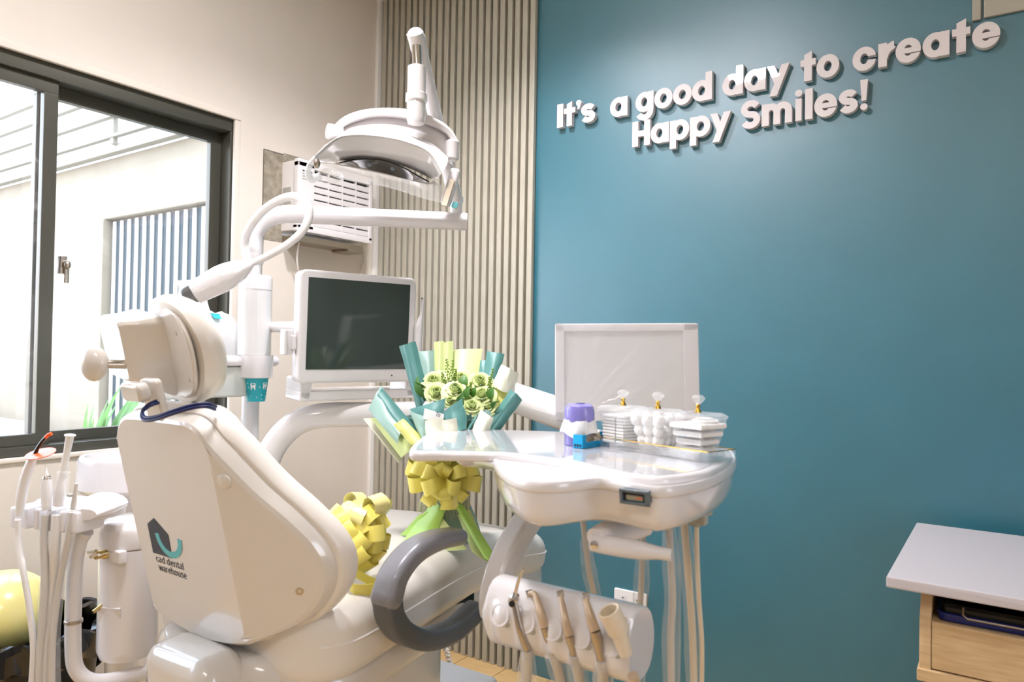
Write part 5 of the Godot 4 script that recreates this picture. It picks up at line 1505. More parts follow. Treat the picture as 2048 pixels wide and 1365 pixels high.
func tray_things():
	# hoses that hang behind the tray
	var hs := [
		["beige hose hanging left of the tray handle with an open film sleeve", [Vector3(-0.7011, 0.9737, -1.2841), Vector3(-0.6968, 0.9288, -1.2879), Vector3(-0.6947, 0.8659, -1.3027), Vector3(-0.6892, 0.8023, -1.3199), Vector3(-0.6867, 0.7072, -1.3357), Vector3(-0.6936, 0.5439, -1.3584)], 0.0058, true, M.hose_grey],
		["beige hose hanging in front of the wall socket in a film sleeve", [Vector3(-0.559, 0.9935, -1.2598), Vector3(-0.5603, 0.9375, -1.26), Vector3(-0.5664, 0.8597, -1.2695), Vector3(-0.5776, 0.777, -1.2878), Vector3(-0.59, 0.5955, -1.3072)], 0.0055, true, M.hose_grey],
		["grey hose in a clear sleeve below the end of the tray handle", [Vector3(-0.4697, 1.0111, -1.163), Vector3(-0.4666, 0.948, -1.1664), Vector3(-0.4681, 0.8857, -1.1787), Vector3(-0.4737, 0.8139, -1.1884), Vector3(-0.4793, 0.667, -1.2118)], 0.0062, true, M.hose_grey],
		["beige hose second from the right below the tray, in film", [Vector3(-0.4709, 1.0061, -1.235), Vector3(-0.4663, 0.94, -1.2395), Vector3(-0.4672, 0.8448, -1.265), Vector3(-0.4675, 0.769, -1.2784), Vector3(-0.4711, 0.6325, -1.303)], 0.0066, true, M.tool_cream],
		["bare beige hose hanging rightmost below the tray", [Vector3(-0.4457, 1.0154, -1.2278), Vector3(-0.4447, 0.9633, -1.2295), Vector3(-0.445, 0.873, -1.2433), Vector3(-0.4437, 0.7815, -1.2581), Vector3(-0.4516, 0.6478, -1.2797)], 0.0042, false, M.tool_cream]]
	for h in hs:
		var lowp: Vector3 = h[1][-1]
		var t := thing("hose", h[0], "hose", lowp, "hoses hanging behind the tray")
		part(t, "tube", tube(spline(h[1], 6), h[2], 12), h[4])
		if h[3]: part(t, "film_sleeve", tube(spline(h[1].slice(1 if hs.find(h) < 2 else 0), 4), [0.011, 0.016, 0.014, 0.017, 0.013], 7), M.film, 10)
	# lavender cotton dispenser
	var c := Vector3(-0.7, 1.1206, -1.2632)
	var d := thing("cotton_dispenser", "lavender plastic cotton roll dispenser with a white wrap round its waist", "dispenser", c)
	part(d, "base", turned([Vector2(0.028, 0), Vector2(0.0295, 0.002), Vector2(0.0295, 0.040), Vector2(0.027, 0.041)], c, Vector3.UP, 28), M.lavender)
	part(d, "lid", turned([Vector2(0.0285, 0.046), Vector2(0.0300, 0.048), Vector2(0.0300, 0.068), Vector2(0.027, 0.077), Vector2(0.020, 0.081), Vector2(0.001, 0.082)], c, Vector3.UP, 28), M.lavender)
	part(d, "lid_hole", turned([Vector2(0.0095, 0.0805), Vector2(0.0095, 0.0825), Vector2(0.001, 0.0825)], c + Vector3(0.002, 0, 0), Vector3.UP, 16, 1.0), M.lavender_dark)
	var rings := []
	for q in [[0.030, 0.050], [0.0315, 0.044], [0.034, 0.034], [0.036, 0.024], [0.0355, 0.021], [0.031, 0.023]]:
		var ring := PackedVector3Array()
		for k in 40:
			var an := TAU * k / 40
			var wv = 1.0 + 0.06 * sin(an * 5.0 + q[1] * 70.0) + 0.03 * sin(an * 11.0)
			ring.append(c + Vector3(cos(an) * q[0] * wv, q[1] + 0.005 * sin(an * 3.0 + 1.0) * (1.0 if q[1] < 0.03 else 0.2), sin(an) * q[0] * wv))
		rings.append(ring)
	part(d, "paper_wrap", loft(rings, false, false), M.tissue, 50)
	# blue bur block
	var b := Vector3(-0.6812, 1.1206, -1.2294)
	var r := thing("bur_block", "metallic blue bur holder block with rows of steel burs", "bur holder", b + Vector3(0, 0, 0.02))
	var bt := Basis(Vector3.UP, -0.12)
	var bxf := Transform3D(bt, b + Vector3(0.008, 0.0, 0.012))
	part(r, "block_end", moved(bx(Vector3(-0.012, 0, -0.006), Vector3(0.012, 0.026, 0.006), 0.0015), bxf), M.metal_blue)
	part(r, "block_rail", moved(join([bx(Vector3(-0.006, 0.0, -0.08), Vector3(0.012, 0.004, -0.006), 0.001), bx(Vector3(0.010, 0.004, -0.08), Vector3(0.012, 0.012, -0.006), 0.0008)]), bxf), M.metal_blue)
	part(r, "block_end", moved(bx(Vector3(-0.010, 0, -0.086), Vector3(0.012, 0.026, -0.080), 0.0015), bxf), M.metal_blue)
	for k in 3: part(r, "end_slot", moved(bx(Vector3(-0.008 + k * 0.006, 0.003, 0.005), Vector3(-0.004 + k * 0.006, 0.008, 0.0066)), bxf), M.black_plastic)
	for k in 12:
		var p := bxf * Vector3(0.003, 0.004, -0.012 - k * 0.0055)
		part(r, "bur", turned([Vector2(0.0012, 0), Vector2(0.0012, 0.014), Vector2(0.0007, 0.015), Vector2(0.0009, 0.022), Vector2(0.0003, 0.024)], p, Vector3(-0.3, 1, 0.1), 8), M.brass)
	# acrylic tray with three jars
	var p0 := Vector3(-0.6834, 1.121, -1.2739)
	var p1 := Vector3(-0.4115, 1.121, -1.1848)
	var p2 := Vector3(-0.4271, 1.121, -1.3558)
	var dir := (p1 - p0).normalized()
	var dep := Vector3(-dir.z, 0, dir.x)
	if dep.z > 0: dep = -dep
	var ln := (p1 - p0).length()
	var wd := 0.076
	var at := thing("acrylic_tray", "clear acrylic tray with a gold rim holding three jars", "tray", p0 + dir * ln / 2 + dep * wd / 2)
	var ax := Transform3D(Basis(dir, Vector3.UP, dir.cross(Vector3.UP)), p0)
	var wz := -wd if (dir.cross(Vector3.UP)).dot(dep) < 0 else wd
	var z0 := minf(0, wz)
	var z1 := maxf(0, wz)
	part(at, "floor", moved(bx(Vector3(0, 0, z0), Vector3(ln, 0.003, z1), 0.001), ax), M.clear_plastic)
	part(at, "side", moved(join([bx(Vector3(0, 0.003, z0), Vector3(ln, 0.018, z0 + 0.003)), bx(Vector3(0, 0.003, z1 - 0.003), Vector3(ln, 0.018, z1)), bx(Vector3(0, 0.003, z0 + 0.003), Vector3(0.003, 0.018, z1 - 0.003)), bx(Vector3(ln - 0.003, 0.003, z0 + 0.003), Vector3(ln, 0.018, z1 - 0.003))]), ax), M.clear_plastic)
	part(at, "gold_rim", moved(join([bx(Vector3(0, 0.018, z0), Vector3(ln, 0.0195, z0 + 0.002)), bx(Vector3(0, 0.018, z1 - 0.002), Vector3(ln, 0.0195, z1)), bx(Vector3(0, 0.018, z0), Vector3(0.002, 0.0195, z1)), bx(Vector3(ln - 0.002, 0.018, z0), Vector3(ln, 0.0195, z1))]), ax), M.gold)
	var what := ["folded white gauze pads", "loose white cotton balls", "packed white cotton rolls"]
	for k in 3:
		var cc: Vector3 = ax * Vector3(ln * [0.19, 0.50, 0.82][k], 0.003, (z0 + z1) / 2)
		var j := thing("lidded_jar", "clear lidded jar of %s with a gold and crystal knob" % what[k], "jar", cc, "clear lidded jars on the acrylic tray")
		var jx := Transform3D(ax.basis * Basis.from_scale(Vector3(1, 1.32, 1)), cc)
		var flat := jx * Transform3D(Basis(Vector3.RIGHT, Vector3.FORWARD, Vector3.UP), Vector3.ZERO)
		part(j, "bowl", slab(rrect(0.078, 0.072, 0.010, 3), [Vector2(0.022, 0.0), Vector2(0.017, 0.002), Vector2(0.0, 0.050), Vector2(0.002, 0.050), Vector2(0.019, 0.004), Vector2(0.024, 0.003)], flat), M.clear_plastic, 25)
		part(j, "lid", slab(rrect(0.082, 0.075, 0.011, 3), [Vector2(0, 0.051), Vector2(0, 0.0545), Vector2(0.008, 0.058), Vector2(0.012, 0.0585)], flat), M.guard_clear, 25)
		part(j, "knob_stem", turned([Vector2(0.0065, 0.0585), Vector2(0.005, 0.062), Vector2(0.0032, 0.066), Vector2(0.0042, 0.072), Vector2(0.0030, 0.073)], cc + Vector3(0, 0.0187, 0), Vector3.UP, 14), M.gold)
		part(j, "crystal_knob", turned([Vector2(0.003, 0.072), Vector2(0.0115, 0.081), Vector2(0.0125, 0.084), Vector2(0.008, 0.089), Vector2(0.001, 0.0895)], cc + Vector3(0, 0.0187, 0), Vector3.UP, 8), M.guard_clear, 10)
		if k == 0:
			for q in 9: part(j, "gauze_pad", moved(bx(Vector3(-0.028 + 0.001 * sin(q * 2.0), 0.004 + q * 0.0046, -0.028), Vector3(0.006, 0.0082 + q * 0.0046, 0.028), 0.0015), jx), M.cotton)
			for q in 9: part(j, "gauze_pad", moved(bx(Vector3(0.008, 0.004 + q * 0.0046, -0.028 + 0.001 * cos(q * 2.0)), Vector3(0.028, 0.0082 + q * 0.0046, 0.028), 0.0015), jx), M.cotton)
		elif k == 1:
			for q in 27:
				var w := 0.0185 + 0.009 * (q / 9) / 2.0
				part(j, "cotton_ball", ball(jx * Vector3((q % 3 - 1) * w, 0.015 + (q / 9) * 0.014, ((q / 3) % 3 - 1) * w), Vector3(0.0112, 0.0128, 0.0112), 12), M.cotton)
		else:
			for q in 48:
				var lev := q / 12
				var w := 0.042 + 0.009 * lev
				var cx := (q % 12 - 5.5) * w / 12.0
				part(j, "cotton_roll", moved(line(Vector3(cx, 0.010 + lev * 0.0105, -w / 2), Vector3(cx, 0.010 + lev * 0.0105, w / 2), 0.0036, 8), jx), M.cotton)
			part(j, "cotton_wad", ball(jx * Vector3(0.008, 0.047, -0.01), Vector3(0.024, 0.007, 0.022), 14), M.cotton)

# ------------------------------------------------------------ assistant's holder, canister, bin
func assistant_side():
	# holder with five prongs
	var a := Vector3(-1.8719, 0.9199, -0.738)
	var b := Vector3(-1.6768, 0.924, -0.7927)
	var d := (b - a).normalized()
	var side := Vector3.UP.cross(d).normalized()   # away from or towards the viewer
	if side.dot(Vector3(0, 0, 0) - a) < 0: side = -side
	var ln := (b - a).length()
	var t := thing("instrument_holder", "white five-prong instrument holder below the window on a bent tube", "instrument holder", (a + b) / 2 + Vector3(0, -0.03, 0))
	var hx := Transform3D(Basis(d, Vector3.UP, d.cross(Vector3.UP)), a)
	if hx.basis.z.dot(side) < 0: hx = Transform3D(Basis(-d, Vector3.UP, (-d).cross(Vector3.UP)), b)
	part(t, "spine", moved(bx(Vector3(-0.004, -0.020, -0.115), Vector3(ln + 0.006, 0.020, -0.035), 0.014), hx), M.white_plastic)
	for k in 6:
		part(t, "prong", moved(bx(Vector3(-0.004 + k * ln / 5.5, -0.036, -0.06), Vector3(-0.004 + k * ln / 5.5 + 0.019, 0.012, 0.016), 0.006), hx), M.white_plastic)
	part(t, "arm_block", tube(PackedVector3Array(spread(b + Vector3(0, 0.004, 0), Vector3(-1.7448, 0.933, -0.8733), 5)), [0.026, 0.034, 0.042, 0.048, 0.05], 18, 0.5), M.white_plastic)
	part(t, "support_tube", tube(spline([Vector3(-1.7203, 0.8818, -0.8184), Vector3(-1.7385, 0.8542, -0.8125), Vector3(-1.7511, 0.8014, -0.811), Vector3(-1.7536, 0.7217, -0.8109), Vector3(-1.7541, 0.6192, -0.8126), Vector3(-1.7482, 0.5647, -0.8178), Vector3(-1.7322, 0.5333, -0.8415), Vector3(-1.7154, 0.5227, -0.8895), Vector3(-1.6863, 0.5217, -0.9943)], 6), 0.0172, 16), M.white_enamel)
	part(t, "tube_ring", turned([Vector2(0.0178, -0.004), Vector2(0.0192, -0.003), Vector2(0.0192, 0.003), Vector2(0.0178, 0.004)], Vector3(-1.7534, 0.6727, -0.8121), Vector3.UP, 18), M.steel)
	# instruments
	var c := thing("curing_light", "white curing light with an orange tip and orange round shield, leftmost in the holder", "curing light", Vector3(-1.8325, 0.9291, -0.7285))
	part(c, "body", tube(spline([Vector3(-1.823, 0.9146, -0.7231), Vector3(-1.8195, 0.9538, -0.7247), Vector3(-1.8123, 0.9986, -0.7288), Vector3(-1.8014, 1.038, -0.7354), Vector3(-1.7941, 1.0571, -0.7401)], 6), [0.007, 0.0105, 0.011, 0.0095, 0.007], 14), M.hose_white)
	part(c, "light_rod", tube(spline([Vector3(-1.7941, 1.0571, -0.7401), Vector3(-1.7887, 1.0707, -0.7435), Vector3(-1.7813, 1.0842, -0.7483), Vector3(-1.774, 1.0944, -0.7531)], 5), [0.0045, 0.004, 0.0036, 0.0034], 12), M.lens_dark)
	part(c, "tip", tube(PackedVector3Array([Vector3(-1.7749, 1.0933, -0.7525), Vector3(-1.7694, 1.1001, -0.7561), Vector3(-1.7639, 1.1025, -0.7599)]), 0.0040, 12), M.orange_plastic)
	part(c, "shield", turned([Vector2(0.007, 0.0), Vector2(0.030, -0.001), Vector2(0.0305, 0.001), Vector2(0.007, 0.002)], Vector3(-1.784, 1.0573, -0.747), Vector3(0.12, 1.0, 0.30), 28), M.orange_shield)
	var s := thing("scaler", "white capped pointed scaler in film, second from the left in the holder", "scaler", Vector3(-1.7615, 0.9402, -0.7527))
	part(s, "body", line(Vector3(-1.7614, 0.9346, -0.7528), Vector3(-1.7617, 1.0069, -0.7511), [0.010, 0.011, 0.0105, 0.009], 12), M.hose_white)
	part(s, "collar", turned([Vector2(0.009, -0.003), Vector2(0.0095, 0.0), Vector2(0.007, 0.006)], Vector3(-1.7617, 1.0046, -0.7512), Vector3.UP, 14), M.steel)
	part(s, "point", line(Vector3(-1.7618, 1.0091, -0.7511), Vector3(-1.7637, 1.0335, -0.7492), [0.005, 0.0025, 0.001], 10), M.hose_white)
	part(s, "film_cover", line(Vector3(-1.7551, 0.9447, -0.7509), Vector3(-1.7562, 1.0022, -0.7489), [0.016, 0.0145, 0.012], 8), M.film, 10)
	var v := thing("suction_tube", "long white straight suction tube standing tallest in the holder", "suction tube", Vector3(-1.7367, 0.9463, -0.7695))
	part(v, "pipe", line(Vector3(-1.7342, 0.9996, -0.7701), Vector3(-1.719, 1.0988, -0.7785), [0.0085, 0.0078, 0.0072, 0.0085], 14), M.hose_white)
	part(v, "rim", turned([Vector2(0.0085, 0), Vector2(0.0115, 0.001), Vector2(0.0115, 0.003), Vector2(0.0085, 0.004)], Vector3(-1.719, 1.0988, -0.7785), Vector3(0.15, 1, 0), 16), M.hose_white)
	part(v, "valve_body", line(Vector3(-1.7395, 0.944, -0.7676), Vector3(-1.7342, 0.9996, -0.7701), [0.0115, 0.0125, 0.011, 0.009], 14), M.white_plastic)
	part(v, "film_cover", line(Vector3(-1.7341, 0.9473, -0.7652), Vector3(-1.7252, 1.0195, -0.7698), [0.017, 0.016, 0.014], 8), M.film, 10)
	var e := thing("saliva_ejector", "thin grey saliva ejector leaning rightmost in the holder", "suction tube", Vector3(-1.7004, 0.9434, -0.7823))
	part(e, "pipe", line(Vector3(-1.7022, 0.9379, -0.7812), Vector3(-1.6961, 0.9954, -0.7842), [0.006, 0.0058, 0.0040, 0.0036], 12), M.hose_grey)
	part(e, "lever", bx(Vector3(-1.7042, 0.971, -0.7791) + Vector3(-0.008, -0.004, -0.004), Vector3(-1.7042, 0.971, -0.7791) + Vector3(0.006, 0.002, 0.008), 0.0015), M.label_grey)
	# hoses
	var hs := [
		["long plain white hose hanging leftmost under the holder", [Vector3(-1.8136, 0.9114, -0.7175), Vector3(-1.8125, 0.867, -0.7192), Vector3(-1.7927, 0.8036, -0.7219), Vector3(-1.7815, 0.7265, -0.7311), Vector3(-1.7739, 0.6494, -0.7379), Vector3(-1.7736, 0.5942, -0.7392), Vector3(-1.7804, 0.4726, -0.737)], 0.0066, M.hose_white, false],
		["beige hose in crumpled film under the scaler", [Vector3(-1.7523, 0.9258, -0.7471), Vector3(-1.7548, 0.8706, -0.7465), Vector3(-1.7526, 0.7934, -0.7495), Vector3(-1.7558, 0.6939, -0.7493), Vector3(-1.7609, 0.6055, -0.7476), Vector3(-1.7622, 0.473, -0.7494)], 0.0082, M.hose_grey, true],
		["pale ribbed hose in film below the tall suction tube", [Vector3(-1.7313, 0.9263, -0.7615), Vector3(-1.7347, 0.86, -0.7605), Vector3(-1.747, 0.7794, -0.7658), Vector3(-1.7521, 0.6904, -0.7641), Vector3(-1.7591, 0.6125, -0.7608), Vector3(-1.7603, 0.4681, -0.7629)], 0.0105, M.hose_white, true],
		["grey hose in film below the saliva ejector", [Vector3(-1.6943, 0.9346, -0.7745), Vector3(-1.7003, 0.8741, -0.7716), Vector3(-1.7234, 0.7939, -0.7695), Vector3(-1.734, 0.7054, -0.764), Vector3(-1.7391, 0.628, -0.7621), Vector3(-1.7403, 0.4734, -0.7644)], 0.0072, M.hose_grey, true]]
	for h in hs:
		var o := thing("hose", h[0], "hose", h[1][-1], "hoses hanging under the five-prong holder")
		part(o, "tube", tube(spline(h[1], 7), h[2], 12), h[3])
		if h[4]: part(o, "film_sleeve", tube(spline(h[1], 7), [0.011, 0.013, 0.0115, 0.014, 0.017, 0.022], 8), M.film, 10)
	# filter canister
	var cb := Vector3(-1.7526, 0.5535, -0.9362)
	var can := thing("filter_canister", "white cylindrical filter canister with small brass taps behind the chair back", "canister", cb)
	part(can, "body", turned([Vector2(0.040, 0), Vector2(0.060, 0.006), Vector2(0.0665, 0.025), Vector2(0.0665, 0.262), Vector2(0.064, 0.266)], cb, Vector3.UP, 32), M.white_enamel)
	part(can, "cap", turned([Vector2(0.0655, 0.268), Vector2(0.0672, 0.272), Vector2(0.0672, 0.305), Vector2(0.060, 0.325), Vector2(0.045, 0.335), Vector2(0.001, 0.338)], cb, Vector3.UP, 32), M.white_enamel)
	for k in 3:
		var p := Vector3(-1.7321, 0.8162, -0.8722) + Vector3(0.014 * k, 0.004 - 0.006 * (k % 2), 0.006 * k)
		part(can, "tap", join([turned([Vector2(0.006, 0), Vector2(0.006, 0.01), Vector2(0.0035, 0.012), Vector2(0.0035, 0.03)], p, Vector3(-0.75, -0.05 - 0.1 * k, 0.5), 12)]), M.brass)
		part(can, "tap_handle", line(p + Vector3(-0.022, 0.001, 0.014), p + Vector3(-0.042 + 0.008 * k, -0.002, 0.022), 0.0048, 10), M.tool_cream)
	part(can, "tap_plate", bx(Vector3(-1.7243, 0.8117, -0.8776) + Vector3(-0.02, -0.016, -0.02), Vector3(-1.7243, 0.8117, -0.8776) + Vector3(0.035, 0.014, 0.0), 0.004), M.white_plastic)
	part(can, "drain_valve", line(Vector3(-1.7476, 0.6936, -0.8762), Vector3(-1.748, 0.6829, -0.8519), [0.006, 0.0055, 0.0045, 0.0045], 12), M.brass)
	part(can, "drain_shield", moved(bx(Vector3(-0.03, -0.07, -0.004), Vector3(0.03, 0.0, 0.004), 0.003), frame(Vector3(-1.7277, 0.6915, -0.8777), Vector3(0.8, 0, -0.4), Vector3(-0.15, 1, 0.3))), M.white_plastic)
	# cuspidor bowl on its neck
	var sb := Vector3(-1.937, 0.9121, -1.0209)
	var sp := thing("cuspidor", "white round cuspidor bowl half hidden behind the chair back", "bowl", sb + Vector3(0, -0.06, 0))
	part(sp, "bowl", turned([Vector2(0.045, -0.058), Vector2(0.06, -0.045), Vector2(0.085, 0.0), Vector2(0.108, 0.008), Vector2(0.118, 0.02), Vector2(0.114, 0.090), Vector2(0.109, 0.100), Vector2(0.098, 0.100), Vector2(0.09, 0.08), Vector2(0.03, 0.03), Vector2(0.001, 0.028)], sb, Vector3.UP, 40), M.white_enamel)
	part(sp, "neck", turned([Vector2(0.045, -0.056), Vector2(0.035, -0.075), Vector2(0.04, -0.12), Vector2(0.04, -0.7)], sb, Vector3.UP, 24), M.shell_plastic)
	# bin with a bag, a balloon on top
	var bb := Vector3(-2.1773, 0.4664, -0.8896) * Vector3(1, 0, 1)
	var bin := thing("waste_bin", "black waste bin lined with a crumpled black bag in the corner under the window", "bin", bb)
	part(bin, "bucket", turned([Vector2(0.12, 0.0), Vector2(0.135, 0.004), Vector2(0.172, 0.50), Vector2(0.180, 0.505), Vector2(0.180, 0.525), Vector2(0.170, 0.525), Vector2(0.130, 0.02), Vector2(0.001, 0.018)], bb, Vector3.UP, 36), M.black_plastic)
	var rings := []
	for q in [[0.176, 0.50], [0.186, 0.47], [0.192, 0.49], [0.190, 0.535], [0.183, 0.548], [0.172, 0.545], [0.160, 0.50], [0.150, 0.40]]:
		var ring := PackedVector3Array()
		for k in 72:
			var an := TAU * k / 72
			var w: float = 1.0 + 0.022 * sin(an * 13.0 + q[1] * 50.0) + 0.014 * sin(an * 23.0 + q[0] * 300.0)
			ring.append(bb + Vector3(cos(an) * q[0] * w, q[1] + 0.010 * sin(an * 9.0 + q[0] * 90.0), sin(an) * q[0] * w))
		rings.append(ring)
	part(bin, "bag", loft(rings, false, false), M.black_bag, 30)
	var bc := Vector3(-2.2038, 0.5912, -0.8447)
	single("balloon", "large pale yellow balloon resting on the black bin", "balloon", ball(bc, Vector3(0.122, 0.104, 0.115), 36), M.balloon_yellow)
	single("bin_lid", "black bin lid leaning behind the canister", "lid", moved(soft(oval(0.085, 0.11, 32), 0.018, 0.006), frame(Vector3(-2.2644, 0.4422, -1.085), Vector3(0.75, -0.1, -0.5), Vector3(-0.35, 0.9, 0.2))), M.black_plastic)
	# foot control hose
	var hp := []
	for k in 90:
		var f := k / 89.0
		var cpos := Vector3(-1.8918, 0.06, -2.2081).lerp(Vector3(-1.8127, 0.03, -2.2682), f) + Vector3(0, 0.10 * sin(PI * f), 0)
		hp.append(cpos + Vector3(cos(k * 1.3) * 0.014, sin(k * 1.3) * 0.018, sin(k * 1.3) * 0.008))
	single("coiled_hose", "pale coiled hose on the floor by the chair base", "hose", tube(PackedVector3Array(hp), 0.005, 6), M.hose_white)

# ------------------------------------------------------------ bouquet and ribbon bow
func rose_into(parent: Node, c: Vector3, r: float, face: Vector3, seed_: int):
	var z := face.normalized()
	var xx := Vector3.UP.cross(z).normalized()
	var b := Basis(xx, z.cross(xx), z)
	var rose := MeshInstance3D.new()
	rose.name = "rose"
	parent.add_child(rose, true)
	rose.position = c - where(parent)
	var heart := moved(ball(Vector3.ZERO, Vector3(r * 0.26, r * 0.26, r * 0.5), 14), Transform3D(b, b * Vector3(0, 0, r * 0.2)))
	for k in 5:
		heart.append_array(moved(petal(r * (0.24 + 0.07 * k), r * (1.12 - 0.03 * k), 1.7, -0.12), Transform3D(b * Basis(Vector3.BACK, k * 2.2 + seed_), Vector3.ZERO)))
	rose.mesh = mesh_of(heart, 50, Vector3.ZERO)
	rose.material_override = M.rose_heart
	for k in 9:
		var rr := r * (0.55 + 0.06 * k)
		var o := MeshInstance3D.new()
		o.name = "petal"
		rose.add_child(o, true)
		o.mesh = mesh_of(moved(petal(rr, r * (1.02 - 0.065 * k), 0.95 + 0.02 * k, 0.12 + 0.06 * k), Transform3D(b * Basis(Vector3.BACK, k * 2.4 + seed_ * 1.3), Vector3.ZERO)), 50, Vector3.ZERO)
		o.material_override = M.rose_petal

# a cupped petal about the z axis: half-angle wide, standing up to height h at radius r with a rolled lip
func petal(r: float, h: float, half: float, lip := 0.08) -> PackedVector3Array:
	var g := []
	for i in 6:
		var t := i / 5.0
		var rowp := PackedVector3Array()
		for j in 7:
			var s := (j / 6.0 - 0.5) * 2.0
			var an := s * half
			var rad := r * (0.35 + 0.65 * sin(t * PI / 2)) + r * lip * pow(t, 4.0)
			var hh := h * (t - 0.18 * t * s * s) - h * lip * 0.8 * pow(t, 5.0)
			rowp.append(Vector3(cos(an) * rad, sin(an) * rad, hh - r * 0.2))
		g.append(rowp)
	return sheet(g, 0.0007)

func wrap_sheet(t: Node, m: Material, q: Array, bulge: Vector3, curl := 0.0, called := "wrapping_sheet"):
	part(t, called, sheet(grid4(q[0], q[1], q[2], q[3], 8, 8, bulge, 0.0015, curl), 0.0008), m, 50)

func gifts():
	var base := Vector3(-1.1366, 0.8275, -1.4131)
	var t := thing("bouquet", "bouquet of pale green roses in teal and lime papers with a yellow bow", "bouquet", base)
	var to := Vector3(0.55, 0.0, 0.82)   # towards the room
	# inner cone that holds the papers
	var tie := Vector3(-1.1496, 0.9887, -1.4009)
	part(t, "inner_wrap", turned([Vector2(0.030, 0.0), Vector2(0.045, 0.02), Vector2(0.082, 0.09), Vector2(0.105, 0.15), Vector2(0.10, 0.15), Vector2(0.04, 0.03)], tie, Vector3(0, 1, 0), 28), M.paper_teal)
	var f := to * 0.02
	# back row to front row
	wrap_sheet(t, M.paper_teal_pale, [Vector3(-1.3135, 1.2991, -1.4643), Vector3(-1.2724, 1.304, -1.4923), Vector3(-1.2476, 1.175, -1.427), Vector3(-1.2155, 1.1757, -1.449)], f)
	wrap_sheet(t, M.paper_lime, [Vector3(-1.2813, 1.3256, -1.4979), Vector3(-1.2558, 1.33, -1.5092), Vector3(-1.2263, 1.1884, -1.4414), Vector3(-1.207, 1.1888, -1.4546)], f * 0.5)
	wrap_sheet(t, M.paper_lime, [Vector3(-1.2504, 1.3245, -1.5009), Vector3(-1.2326, 1.3304, -1.5191), Vector3(-1.207, 1.1888, -1.4546), Vector3(-1.1888, 1.1892, -1.467)], f * 0.5)
	wrap_sheet(t, M.paper_lime, [Vector3(-1.2433, 1.3061, -1.5244), Vector3(-1.1729, 1.3102, -1.5724), Vector3(-1.1962, 1.1761, -1.4622), Vector3(-1.1406, 1.1772, -1.5003)], f)
	wrap_sheet(t, M.paper_teal, [Vector3(-1.1623, 1.278, -1.5501), Vector3(-1.1457, 1.281, -1.5613), Vector3(-1.1324, 1.1779, -1.4938), Vector3(-1.1153, 1.1782, -1.5054)], f * 0.6)
	wrap_sheet(t, M.paper_teal, [Vector3(-1.1451, 1.3036, -1.5553), Vector3(-1.1008, 1.2977, -1.5736), Vector3(-1.1178, 1.1787, -1.4916), Vector3(-1.0913, 1.1728, -1.5099)], f)
	wrap_sheet(t, M.paper_teal, [Vector3(-1.289, 1.3126, -1.3717), Vector3(-1.2584, 1.3191, -1.3683), Vector3(-1.2129, 1.1613, -1.3541), Vector3(-1.1929, 1.1661, -1.3556)], f * 0.5)
	wrap_sheet(t, M.paper_teal, [Vector3(-1.2594, 1.3191, -1.3676), Vector3(-1.2551, 1.3261, -1.3946), Vector3(-1.1939, 1.1661, -1.3549), Vector3(-1.1864, 1.1867, -1.3718)], f * 0.7)
	wrap_sheet(t, M.paper_white, [Vector3(-1.0381, 1.2717, -1.4716), Vector3(-1.0026, 1.2615, -1.4597), Vector3(-1.0514, 1.2183, -1.4514), Vector3(-1.0097, 1.2044, -1.4439)], f * 0.5)
	wrap_sheet(t, M.paper_white, [Vector3(-1.0036, 1.2615, -1.4591), Vector3(-1.0031, 1.25, -1.496), Vector3(-1.0097, 1.2044, -1.4439), Vector3(-1.0065, 1.2019, -1.4825)], f * 0.5)
	wrap_sheet(t, M.paper_yellow, [Vector3(-1.0504, 1.2208, -1.452), Vector3(-1.0019, 1.2049, -1.4735), Vector3(-1.0495, 1.1307, -1.4181), Vector3(-1.0116, 1.1263, -1.432)], f)
	wrap_sheet(t, M.paper_lime, [Vector3(-1.0158, 1.1331, -1.4169), Vector3(-0.9955, 1.1682, -1.4543), Vector3(-1.0513, 1.0953, -1.4055), Vector3(-1.0263, 1.0717, -1.4231)], f)
	wrap_sheet(t, M.paper_teal, [Vector3(-0.99, 1.2113, -1.4451), Vector3(-0.9669, 1.203, -1.4369), Vector3(-1.0285, 1.1191, -1.3843), Vector3(-1.0039, 1.1097, -1.377)], f * 0.6)
	wrap_sheet(t, M.paper_teal, [Vector3(-0.9679, 1.2041, -1.4362), Vector3(-0.967, 1.1864, -1.4614), Vector3(-1.0049, 1.112, -1.3763), Vector3(-1.001, 1.1054, -1.4034)], f * 0.6)
	wrap_sheet(t, M.paper_white, [Vector3(-1.3057, 1.1325, -1.2669), Vector3(-1.252, 1.1376, -1.2793), Vector3(-1.1937, 1.0351, -1.2728), Vector3(-1.1722, 1.0604, -1.287)], -f)
	wrap_sheet(t, M.paper_lime, [Vector3(-1.2869, 1.1333, -1.2737), Vector3(-1.215, 1.1512, -1.2923), Vector3(-1.1844, 1.0478, -1.2729), Vector3(-1.1422, 1.0871, -1.295)], f)
	wrap_sheet(t, M.paper_teal_pale, [Vector3(-1.2849, 1.2145, -1.3038), Vector3(-1.2811, 1.1564, -1.259), Vector3(-1.1921, 1.1283, -1.2963), Vector3(-1.181, 1.0827, -1.2563)], f * 1.2)
	wrap_sheet(t, M.paper_teal, [Vector3(-1.2792, 1.2086, -1.3017), Vector3(-1.281, 1.1799, -1.2768), Vector3(-1.146, 1.1001, -1.3042), Vector3(-1.1549, 1.095, -1.274)], f * 1.2)
	wrap_sheet(t, M.paper_yellow, [Vector3(-1.1889, 1.1271, -1.25), Vector3(-1.1627, 1.1425, -1.2555), Vector3(-1.1412, 1.0835, -1.2593), Vector3(-1.1098, 1.0968, -1.2685)], f * 1.4)
